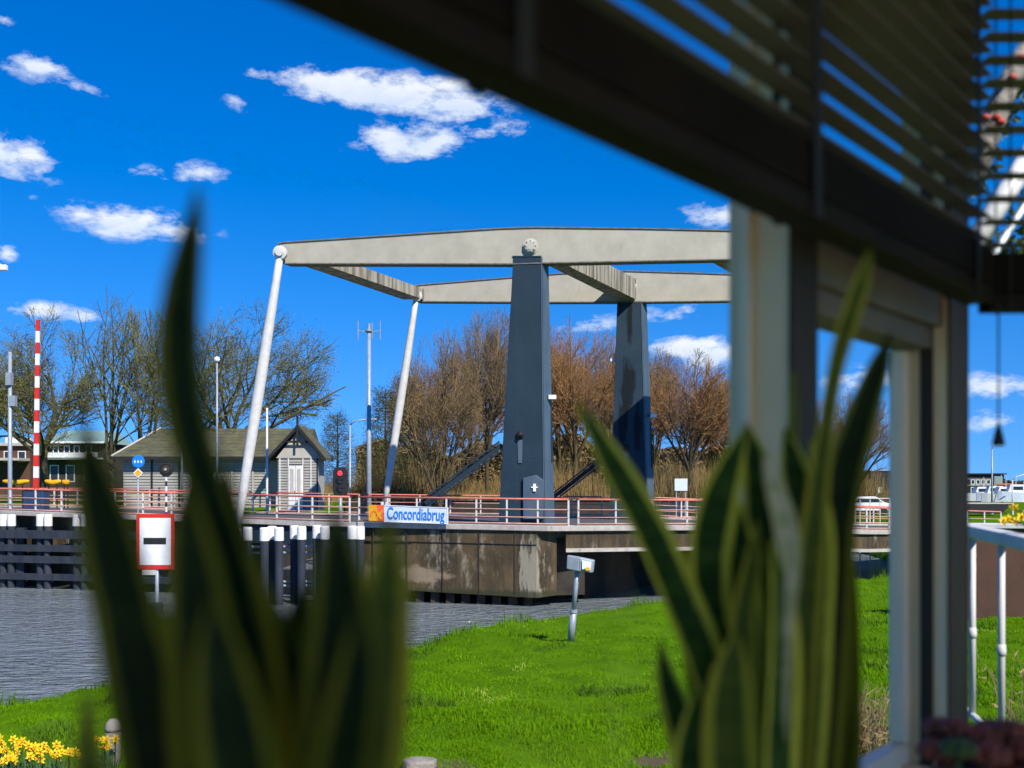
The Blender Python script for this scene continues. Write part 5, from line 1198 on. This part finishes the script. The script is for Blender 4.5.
m = MB(); b0_, b1_ = A0-Vector((0,0,1.07)), A1-Vector((0,0,1.07)); m.tube([b0_,b1_], .02, 8); m.build('bottom_rail', M['white'], t)
bt_ = P(1040,0,5.3)
# the balcony floor that carries it
m = MB(); m.hexa([(1.6,2.6,EYE-1.45),(A0.x+.1,A0.y+.2,EYE-1.45),(A1.x+.3,A1.y,EYE-1.45),(3.4,2.6,EYE-1.45)],[(1.6,2.6,EYE-1.33),(A0.x+.1,A0.y+.2,EYE-1.33),(A1.x+.3,A1.y,EYE-1.33),(3.4,2.6,EYE-1.33)])
# flower box hung on the rail
fx = A0.lerp(A1,.72); t = thing('flower_box', 'terracotta flower box of yellow daffodils hung on the balcony rail', 'flower box', (fx.x,fx.y,EYE-.5))
u2 = (dv.x,dv.y); v2 = (pv.x,pv.y); cb = (fx.x+pv.x*.17+dv.x*.35, fx.y+pv.y*.17+dv.y*.35)
m = MB(); m.obox(cb,(Vector(u2).normalized()),(Vector(v2).normalized()),.34,.09,EYE-.47,EYE-.29); m.build('box', M['terracotta'], t, bevel=.01)
m = MB(); m.obox(cb,(Vector(u2).normalized()),(Vector(v2).normalized()),.32,.075,EYE-.289,EYE-.28); m.build('soil', M['soil'], t)
for k,(px,py) in enumerate(((1014,507.5),(1021,517),(1008,519),(1003.5,521),(1015.5,521.5),(1028,512),(1034,520),(1026,524),(1040,510))):
    dd = 4.95+random.uniform(-.08,.08); c = P(px,py,dd); m = MB(); root_ = Vector((cb[0]+random.uniform(-.2,.2)*dv.x-.12*dv.x, cb[1]-.12*dv.y, EYE-.28)); m.tube([root_,root_.lerp(c,.6)+Vector((0,0,.02)),c+Vector((0,.01,0))], .003, 5); s_ = m.build('stem', M['daff_leaf'], t)
    flower_mb(c,(random.uniform(-.5,.4),-1,random.uniform(-.1,.3)),.026).build('flower',[M['daffodil'],M['trumpet']],s_)
m = MB()
for k in range(60):
    x = cb[0]+dv.x*random.uniform(-.32,.3); y = cb[1]+dv.y*random.uniform(-.32,.3); p0 = Vector((x,y,EYE-.28)); h = random.uniform(.06,.14); l_ = Vector((random.gauss(0,.03),random.gauss(0,.02),h)); w_ = Vector((.005,0,0)); m.face([p0-w_,p0+w_,p0+l_*.6+w_,p0+l_*.6-w_]); m.face([p0+l_*.6-w_,p0+l_*.6+w_,p0+l_*1.0+Vector((random.gauss(0,.02),0,0))])
m.build('leaves', M['foliage'], t)

# ------------------------------------------------------------------ the room
U1 = Vector((.657,.755,0)).normalized(); NO = Vector((-U1.y,U1.x,0))        # wall direction, outward normal
def W1(s, o, z): return U1*s + NO*o + Vector((0,0,EYE+z))                    # s along the wall, o outward distance, z from eye
def wbox(mb, s0, s1, o0, o1, z0, z1):
    mb.hexa([W1(s0,o0,z0),W1(s1,o0,z0),W1(s1,o1,z0),W1(s0,o1,z0)],[W1(s0,o0,z1),W1(s1,o0,z1),W1(s1,o1,z1),W1(s0,o1,z1)])
def s_at(px, o):
    v = Vector(((px-512)/F,1,0)); k = o/v.dot(NO); return (v*k).dot(U1)
OI = .70                                                                     # inner wall plane distance
house = thing('waterside_house', 'room of the waterside house the picture is taken from', 'house', (0,0,1.2))
sC = s_at(948,OI); cornr = W1(s_at(964,OI),OI,0); Y2 = cornr.y
ZC, ZF, ZS, ZH, TR = 1.32, -1.35, -.60, 1.24, .30
sL = -3.2
m = MB(); wbox(m, sL, s_at(965,OI)+.0, OI+.0, OI+.12, -3.4, ZS-.03); m.build('wall_below_window', M['interior'], house)
m = MB(); wbox(m, sL, s_at(965,OI), OI, OI+.12, ZH+.005, ZC); m.build('wall_above_window', M['interior'], house)
m = MB(); m.box(cornr.x+.02, 4.2, Y2, Y2+.12, .9, EYE+ZS-.03); m.box(cornr.x+.02,4.2,Y2,Y2+.12,EYE+ZH+.026,EYE+ZC); m.box(3.3,4.2,Y2,Y2+.12,EYE+ZS-.03,EYE+ZH+.026); m.build('end_wall', M['interior'], house)
pL0 = W1(sL,OI,0)
poly = [(pL0.x,pL0.y),(cornr.x,Y2),(4.2,Y2),(4.2,-3),(pL0.x,-3)]
def slab(nm, z0, z1, mt, grow=0.0):
    pts = [(pL0.x-.4*grow,pL0.y+.3*grow),(cornr.x-.3*grow,Y2+.25*grow),(4.2+grow*.12,Y2+.25*grow),(4.2+grow*.12,-3-grow*.12),(pL0.x-.4*grow,-3-grow*.12)]
    m = MB(); m.prism([(x,y,EYE+z0) for x,y in pts],(0,0,z1-z0)); m.build(nm, mt, house)
slab('floor', ZF-.1, ZF, M['floor']); slab('ceiling', ZC+.002, ZC+.08, M['ceiling']); slab('roof', ZC+.083, ZC+.3, M['fascia'], 1.0)
m = MB(); xa = pL0.x-.1
for q in ((xa,4.2,1,EYE-1.3),(xa,4.2,EYE+1.2,EYE+ZC),(xa,-1.9,EYE-1.3,EYE+1.2),(3.9,4.2,EYE-1.3,EYE+1.2)): m.box(q[0],q[1],-3.1,-3.0,q[2],q[3])
m.build('back_wall', M['interior'], house)
m = MB(); m.box(-1.9,3.9,-3.06,-3.055,EYE-1.3,EYE+1.2); m.build('added_rear_glass', M['glass'], house)  # unseen glazed opening in the back wall, added to brighten the room
m = MB()
for q in ((-3.1,Y2+.12,1,EYE-1.3),(-3.1,Y2+.12,EYE+1.2,EYE+ZC),(-3.1,-2.8,EYE-1.3,EYE+1.2),(1.8,Y2+.12,EYE-1.3,EYE+1.2)): m.box(4.201,4.3,q[0],q[1],q[2],q[3])
m.build('side_wall', M['interior'], house)
m = MB(); m.box(4.24,4.245,-2.8,1.8,EYE-1.3,EYE+1.2); m.build('added_side_glass', M['glass'], house)  # unseen side opening, likewise added to let light in
m = MB(); m.box(pL0.x-.1,pL0.x-.002,-3.0,pL0.y,1,EYE+ZC); m.build('side_wall', M['interior'], house)
# head frame, sill frame, posts
fr_ = MB(); wbox(fr_, sL, s_at(948,OI), OI-.03, OI+.115, ZH-.045, ZH); fr_.build('window_head', M['transom'], house, bevel=.004)
fr_ = MB(); wbox(fr_, s_at(790,OI)+.093, s_at(948,OI)-.001, OI+.01, OI+.105, TR+.045, TR+.13); fr_.build('transom', M['transom'], house, bevel=.004)
fr_ = MB(); wbox(fr_, s_at(790,OI)+.093, s_at(948,OI)-.001, OI+.03, OI+.11, TR, TR+.044); fr_.build('transom_sash', M['transom'], house, bevel=.004)
sP = s_at(790,OI)
p_ = MB(); wbox(p_, sP, sP+.092, OI, OI+.108, ZS, ZH-.045); po = p_.build('window_post', M['frame'], house, bevel=.003)
p_ = MB(); wbox(p_, sP-.006, sP+.09, OI-.006, OI-.001, ZS, ZH-.045); p_.build('shaded_room_face', M['frame_dark'], po)  # dark sheet painting the shade on the face turned from the window
p_ = MB(); wbox(p_, sP-.016, sP-.001, OI+.062, OI+.082, ZS, ZH-.045); p_.build('glazing_bead', M['frame_light'], po, bevel=.002)
sK = s_at(948,OI)
p_ = MB(); wbox(p_, sK, s_at(965,OI), OI, OI+.10, ZS, ZH-.045); po = p_.build('corner_post', M['frame'], house, bevel=.003)
p_ = MB(); wbox(p_, sK-.005, s_at(965.5,OI), OI-.007, OI-.001, ZS, ZH-.045); p_.build('shaded_room_face', M['frame_shaded'], po)  # brown sheet, corner post's inner shade painted as colour
p_ = MB(); wbox(p_, sK-.010, sK-.001, OI+.03, OI+.055, ZS, ZH-.045); p_.build('rebate_strip', M['frame_dark'], po)
p_ = MB(); m = MB(); m.box(cornr.x-.02,cornr.x+.003,Y2-.0085,Y2+.11,EYE+ZS,EYE+ZH); m.build('window_jamb', M['frame_dark'], house)
# sash in the bay between the posts
s0, s1 = sP+.093, sK-.012
sash = MB(); wbox(sash, s1-.022, s1, OI+.075, OI+.115, ZS+.045, TR-.001); wbox(sash, s0, s1, OI+.075, OI+.115, ZS+.0, ZS+.044); wbox(sash, s0, s0+.035, OI+.075, OI+.115, ZS+.045, TR-.001)
so = sash.build('casement_frame', M['frame_light'], house, bevel=.006)
p_ = MB(); wbox(p_, s1-.027, s1-.023, OI+.084, OI+.106, ZS+.05, TR-.002); p_.build('glazing_bead', M['frame_light'], so)
gp = MB(); wbox(gp, s0+.036, s1-.028, OI+.092, OI+.096, ZS+.046, TR-.003); gp.build('glass_pane', M['glass'], so)
gp = MB(); wbox(gp, s0+.002, s1-.002, OI+.092, OI+.096, TR+.131, ZH-.047); gp.build('glass_pane', M['glass'], house)
gp = MB(); wbox(gp, sL, sP-.018, OI+.070, OI+.074, ZS+.03, ZH-.046); gp.build('glass_pane', M['glass'], house)
gp = MB(); gp.box(cornr.x+.024,3.29,Y2+.06,Y2+.064,EYE+ZS,EYE+ZH-.02); gp.build('glass_pane', M['glass'], house)
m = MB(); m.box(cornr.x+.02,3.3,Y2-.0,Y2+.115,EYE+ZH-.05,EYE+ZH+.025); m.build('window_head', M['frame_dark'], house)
# sill boards
m = MB(); wbox(m, sL, s_at(1010,OI)-.1, OI-.30, OI+.11, ZS-.03, ZS-.002); m.build('window_sill', M['frame_light'], house, bevel=.004)
m = MB(); m.box(cornr.x+.0,3.3,Y2-.28,Y2+.1,EYE+ZS-.036,EYE+ZS-.006); m.build('window_sill', M['frame_light'], house, bevel=.004)

# blinds
def blind(name, label, bx, s_a, s_b, ztop, zstack, zbot, n_tapes, tilt, pitch=.048, wide=.05, tw=.012):
    t = thing(name, label, 'blind', bx(s_a,0,0))
    z = zstack+.02; k = 0
    while z < ztop:
        m = MB(); dz = math.sin(tilt)*wide/2; do = math.cos(tilt)*wide/2
        m.hexa([bx(s_a,-do,z-dz),bx(s_a,do,z+dz),bx(s_a,do,z+dz+.003),bx(s_a,-do,z-dz+.003)],[bx(s_b,-do,z-dz),bx(s_b,do,z+dz),bx(s_b,do,z+dz+.003),bx(s_b,-do,z-dz+.003)]); m.build('slat', M['slat_lit'], t); z += pitch
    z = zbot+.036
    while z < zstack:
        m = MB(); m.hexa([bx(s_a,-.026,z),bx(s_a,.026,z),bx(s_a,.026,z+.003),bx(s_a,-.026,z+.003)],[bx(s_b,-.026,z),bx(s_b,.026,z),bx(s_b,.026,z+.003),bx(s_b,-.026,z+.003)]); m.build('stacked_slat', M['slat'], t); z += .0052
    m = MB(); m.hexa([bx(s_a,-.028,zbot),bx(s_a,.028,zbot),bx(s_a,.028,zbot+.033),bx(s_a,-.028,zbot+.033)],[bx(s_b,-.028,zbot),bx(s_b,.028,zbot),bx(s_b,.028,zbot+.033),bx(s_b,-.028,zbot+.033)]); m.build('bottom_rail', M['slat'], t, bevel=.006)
    for st in n_tapes:
        for o_ in (-.031,.031):
            m = MB(); m.hexa([bx(st-tw,o_-.001,zbot),bx(st+tw,o_-.001,zbot),bx(st+tw,o_+.001,zbot),bx(st-tw,o_+.001,zbot)],[bx(st-tw,o_-.001,ztop),bx(st+tw,o_-.001,ztop),bx(st+tw,o_+.001,ztop),bx(st-tw,o_+.001,ztop)]); m.build('ladder_tape', M['black'], t)
    m = MB(); m.hexa([bx(s_a,-.03,ztop),bx(s_b,-.03,ztop),bx(s_b,.03,ztop),bx(s_a,.03,ztop)],[bx(s_a,-.03,ztop+.05),bx(s_b,-.03,ztop+.05),bx(s_b,.03,ztop+.05),bx(s_a,.03,ztop+.05)]); m.build('head_rail', M['slat'], t)
    return t
OB = .62
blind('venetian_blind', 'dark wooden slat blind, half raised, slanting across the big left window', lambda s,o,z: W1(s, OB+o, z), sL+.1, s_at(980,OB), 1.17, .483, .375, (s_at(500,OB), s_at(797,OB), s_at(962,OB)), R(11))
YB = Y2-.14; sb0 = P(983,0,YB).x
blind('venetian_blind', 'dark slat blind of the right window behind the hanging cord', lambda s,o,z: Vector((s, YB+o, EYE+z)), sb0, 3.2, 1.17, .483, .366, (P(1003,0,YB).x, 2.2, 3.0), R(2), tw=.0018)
c = P(998.5,313,YB-.04); e_ = P(998.5,446,YB-.04); t = thing('blind_cord', 'black pull cord with tassel hanging below the right blind', 'cord', e_)
m = MB(); m.tube([c+Vector((0,0,.02)),e_+Vector((0,0,.04))], .0022, 6); m.build('cord', M['black'], t)
m = MB(); m.lathe(e_, [(.010,0),(.0125,.004),(.009,.022),(.004,.04),(.003,.045)], 12); m.build('tassel', M['black'], t, smooth=True)

# outside the right window, high up: awning arm and climber
a_, b_ = P(962,262,3.2), P(1060,108,3.4); t = thing('awning_arm', 'pale aluminium awning arm slanting up outside behind the right blind', 'awning arm', a_)
m = MB(); m.tube([a_,b_], .035, 8); m.build('arm_tube', M['car_white'], t, smooth=True); m = MB(); m.tube([a_+Vector((.05,0,-.06)),b_+Vector((.05,0,-.06))], .012, 6); m.build('tension_rod', M['grey_metal'], t)
t = thing('climbing_plant', 'leafy climber with red flowers on a slanting branch behind the right blind', 'climber', P(975,170,3.6))
m = MB(); m.tube([P(968,190,3.6),P(990,130,3.6),P(1010,80,3.6),P(1050,10,3.7)], [.05,.045,.04,.035], 8); m.build('branch', M['stone'], t, smooth=True)
m = MB(); rs = random.Random(3)
for k in range(1500):
    if k % 3: px, py = rs.uniform(970,1090), rs.uniform(150,262); 
    else:
        f = rs.random(); px, py = 968+82*f+rs.gauss(0,7), 190-180*f+rs.gauss(0,8)
    if k % 3 and py < 262-(px-960)*.95+rs.gauss(0,12)*1.0: continue
    c = P(px,py,3.9+rs.uniform(-.3,.3)); s_ = .022; u = Vector((rs.gauss(0,1),rs.gauss(0,1),rs.gauss(0,1))).normalized()*s_; v = Vector((rs.gauss(0,1),rs.gauss(0,1),rs.gauss(0,1))).normalized()*s_*.6
    m.face([c-u,c+v,c+u,c-v])
m.build('leaves', M['foliage'], t)
for (px,py) in ((1021,58),(1012,78),(1000,122),(996,118),(985,118)):
    c = P(px,py,3.5); m = MB(); m.lathe(c,[(.006,-.012),(.016,-.006),(.018,.003),(.01,.012)],8); m.build('flower', M['berry'], t, smooth=True)

# ------------------------------------------------------------------ house plants
def leaf_obj(parent, pts, d, mt, seed, twist=0.0, dd=0.0, th=.0035):
    """snake plant leaf: pts (px, py, width px) tip first; rounded thick V section"""
    n0 = len(pts); pp = []; K = 28
    xs = np.array([p[0] for p in pts],float); ys = np.array([p[1] for p in pts],float); ws = np.array([p[2] for p in pts],float)
    tt = np.concatenate([[0],np.cumsum(np.hypot(np.diff(xs),np.diff(ys)))]); T = np.linspace(0,1,K)**1.15*tt[-1]
    def sp(v):   # smooth (catmull) interpolation
        out = []
        for t_ in T:
            k = min(np.searchsorted(tt,t_,side='right')-1,n0-2); k = max(k,0); h = tt[k+1]-tt[k]; u = (t_-tt[k])/h
            m0 = (v[min(k+1,n0-1)]-v[max(k-1,0)])/(tt[min(k+1,n0-1)]-tt[max(k-1,0)])*h; m1 = (v[min(k+2,n0-1)]-v[k])/(tt[min(k+2,n0-1)]-tt[k])*h
            out.append((2*u**3-3*u*u+1)*v[k]+(u**3-2*u*u+u)*m0+(-2*u**3+3*u*u)*v[k+1]+(u**3-u*u)*m1)
        return np.array(out)
    X, Y, Wd = sp(xs), sp(ys), np.maximum(sp(ws), 1.2)
    rs = random.Random(seed); ph = rs.uniform(0,6); tw = twist+rs.uniform(-.25,.25)
    verts, faces, uvs = [], [], []
    NS = 9
    for k in range(K):
        f = k/(K-1); dk = d+dd*f+.01*math.sin(ph+3*f); c = P(X[k],Y[k],dk)
        k2, k0 = min(k+1,K-1), max(k-1,0); tg = (P(X[k2],Y[k2],dk)-P(X[k0],Y[k0],dk)).normalized()
        ang = tw+.35*math.sin(ph+2.2*f); side = tg.cross(Vector((0,1,0))).normalized(); back = side.cross(tg).normalized()
        sd = side*math.cos(ang)+back*math.sin(ang); nn = tg.cross(sd).normalized(); w_ = Wd[k]/2/F*d/max(.55,abs(math.cos(ang)))
        for j in range(NS):
            u = j/(NS-1)*2-1; verts.append(c+sd*u*w_+nn*(u*u*w_*.45+th*(1-abs(u)**3))); 
        for j in range(NS):
            u = 1-j/(NS-1)*2; verts.append(c+sd*u*w_+nn*(u*u*w_*.45-th*(1-abs(u)**3)))
    R2 = 2*NS
    for k in range(K-1):
        for j in range(R2):
            faces.append((k*R2+j,k*R2+(j+1)%R2,(k+1)*R2+(j+1)%R2,(k+1)*R2+j))
    faces.append(tuple(range(R2))); faces.append(tuple((K-1)*R2+j for j in range(R2-1,-1,-1)))
    o = parent_loc(parent); me = bpy.data.meshes.new('leaf'); me.from_pydata([tuple(v-o) for v in verts],[],faces); me.materials.append(mt)
    uvl = me.uv_layers.new(name='UVMap')
    for p in me.polygons:
        for li in p.loop_indices:
            vi = me.loops[li].vertex_index; k, j = divmod(vi, R2); u = j/(NS-1) if j < NS else 1-(j-NS)/(NS-1); uvl.data[li].uv = (u, k/(K-1))
        p.use_smooth = True
    ob = bpy.data.objects.new('leaf', me); COL.objects.link(ob); ob.parent = parent; return ob
def pot(parent, c, r_, h, mt='terracotta'):
    m = MB(); m.lathe(c, [(r_*.72,0),(r_*.95,h*.8),(r_*1.06,h*.8),(r_*1.06,h),(r_*.95,h),(r_*.9,h*.92)], 28); o = m.build('pot', M[mt], parent, smooth=False)
    m = MB(); m.lathe(Vector(c)+Vector((0,0,h*.85)), [(r_*.89,0),(r_*.89,.006)], 24); m.build('soil', M['soil'], parent)
    return o
# right plant
cR = P(770,0,1.16); zS = EYE+ZS
tR = thing('snake_plant', 'large snake plant with yellow-edged leaves in front of the left window post', 'house plant', (cR.x,cR.y,zS))
pot(tR, (cR.x,cR.y,zS), .10, .15)
BY = 960
leavesR = [([(577,400,2),(592,432,17),(618,480,29),(648,535,34),(672,590,36),(700,660,38),(728,760,36),(745,BY,26)],1.10,'leaf'),
 ([(748,425,2),(735,452,18),(716,500,38),(706,550,40),(708,600,34),(725,680,30),(745,780,28),(755,BY,24)],1.12,'leaf'),
 ([(744,422,2),(750,450,22),(758,500,42),(764,560,46),(766,640,46),(768,740,42),(768,BY,26)],1.18,'leaf'),
 ([(784,428,2),(790,460,24),(800,510,36),(806,580,38),(802,680,38),(790,800,34),(780,BY,24)],1.16,'leaf'),
 ([(764,455,4),(772,480,15),(784,520,21),(789,560,20),(786,610,16),(780,700,16),(776,BY,14)],1.06,'leaf_backlit'),
 ([(890,333,2),(880,362,17),(861,415,27),(844,470,34),(831,530,40),(823,610,48),(815,700,52),(806,820,48),(795,BY,28)],1.13,'leaf_dark'),
 ([(870,250,2),(862,276,15),(848,318,19),(835,365,16),(826,420,15),(818,480,20),(810,560,26),(800,700,26),(790,BY,20)],1.08,'leaf_olive'),
 ([(793,372,1.5),(793,400,7),(790,440,11),(786,500,14),(782,600,18),(778,BY,16)],1.2,'leaf_olive'),
 ([(834,470,3),(832,510,26),(829,580,44),(829,660,50),(828,760,52),(812,BY,30)],1.22,'leaf_dark'),
 ([(736,632,3),(732,665,30),(730,710,42),(732,768,46),(748,BY,26)],1.02,'leaf_olive'),
 ([(700,684,3),(694,720,24),(690,768,34),(700,850,34),(740,BY,22)],1.04,'leaf'),
 ([(722,455,2),(728,490,14),(738,540,26),(744,610,34),(752,700,38),(760,800,34),(762,BY,24)],1.15,'leaf'),
 ([(812,440,2),(814,480,16),(818,540,26),(812,620,32),(806,720,34),(790,BY,24)],1.10,'leaf'),
 ([(772,540,2),(778,590,22),(780,650,32),(776,740,36),(772,BY,24)],1.04,'leaf'),
 ([(660,640,2),(668,680,20),(684,730,32),(704,800,34),(742,BY,24)],1.12,'leaf'),
 ([(700,560,2),(690,600,20),(698,660,30),(716,740,34),(750,BY,24)],1.18,'leaf_olive'),
 ([(758,520,2),(752,560,16),(742,620,24),(744,700,30),(756,BY,22)],1.08,'leaf_olive')]
for k,(pts,d,mt) in enumerate(leavesR): leaf_obj(tR, [(a,b_,c*1.12) for a,b_,c in pts], d, M[mt], k+1)
# left plant
cL = P(270,0,.64)
tL = thing('snake_plant', 'strongly blurred dark snake plant at lower left with one tall curled leaf', 'house plant', (cL.x,cL.y,zS))
pot(tL, (cL.x,cL.y,zS), .10, .14)
BYL = 1350
leavesL = [([(198,196,2),(196,225,18),(189,275,32),(185,330,40),(188,385,42),(198,440,40),(216,495,36),(236,550,30),(252,620,36),(262,700,40),(270,BYL,30)],.60,'leaf_dark'),
 ([(84,428,3),(96,470,32),(112,530,50),(128,600,54),(148,690,60),(172,800,66),(240,BYL,40)],.58,'leaf_dark'),
 ([(186,486,3),(190,530,30),(198,590,46),(206,660,60),(218,760,70),(250,BYL,40)],.56,'leaf_dark'),
 ([(250,560,3),(254,610,36),(258,680,54),(264,768,60),(270,BYL,40)],.60,'leaf_olive'),
 ([(228,470,3),(236,520,20),(250,590,40),(290,680,60),(300,780,66),(290,BYL,40)],.63,'leaf_dark'),
 ([(334,514,3),(340,560,36),(344,630,54),(342,700,62),(336,790,66),(300,BYL,40)],.60,'leaf_dark'),
 ([(388,526,3),(384,575,34),(376,640,48),(368,710,56),(358,790,60),(310,BYL,40)],.62,'leaf_olive'),
 ([(362,600,3),(366,650,30),(358,720,46),(345,800,50),(300,BYL,36)],.55,'leaf_dark'),
 ([(88,700,3),(92,740,26),(100,800,40),(190,BYL,36)],.57,'leaf_olive'),
 ([(300,590,3),(302,640,40),(304,720,60),(304,800,66),(280,BYL,40)],.66,'leaf_dark'),
 ([(150,600,3),(160,650,40),(176,730,60),(196,800,66),(240,BYL,40)],.62,'leaf_olive'),
 ([(212,600,3),(222,660,44),(238,740,64),(250,810,66),(262,BYL,40)],.52,'leaf_dark')]
for k,(pts,d,mt) in enumerate(leavesL): leaf_obj(tL, [(a,b_-(8 if i_ == 0 else 0),c*1.22) for i_,(a,b_,c) in enumerate(pts)], d, M[mt], k+30)
# succulent on the sill
cS = P(990,0,1.62); tS = thing('succulent_plant', 'dark red rosette succulent in a pot on the sill at the bottom right', 'house plant', (cS.x,cS.y,zS))
pot(tS, (cS.x,cS.y,zS-.0), .085, .11)
rs = random.Random(12)
for k in range(46):
    px, py = rs.uniform(926,1056), rs.uniform(730,800)
    px = 990+(px-990)*(1 if py > 750 else .75); d = 1.62+rs.uniform(-.09,.09)
    if k == 0: px, py, d = 958, 752, 1.50
    c = P(px, py, d); m = MB(); r_ = rs.uniform(.022,.031) if k else .026
    for ring in range(3):
        nlf = 7-ring
        for j in range(nlf):
            a_ = 2*math.pi*j/nlf+ring*.4; el2 = R(15+30*ring); dv = Vector((math.cos(a_)*math.cos(el2),math.sin(a_)*math.cos(el2),math.sin(el2))); q = c+dv*r_*(1-.2*ring)
            m.tube([c+dv*r_*.15,c+dv*r_*.6,q,c+dv*r_*1.15*(1-.15*ring)],[r_*.22,r_*.42,r_*.36,r_*.08],8)
    m.lathe(c-Vector((0,0,max(.01,c.z-zS-.1))), [(.005,0),(.005,max(.01,c.z-zS-.1))], 6)
    m.build('rosette', M['succulent_green'] if k == 0 else M['succulent'], tS, smooth=True)
print('BUILD DONE', len(bpy.data.objects))
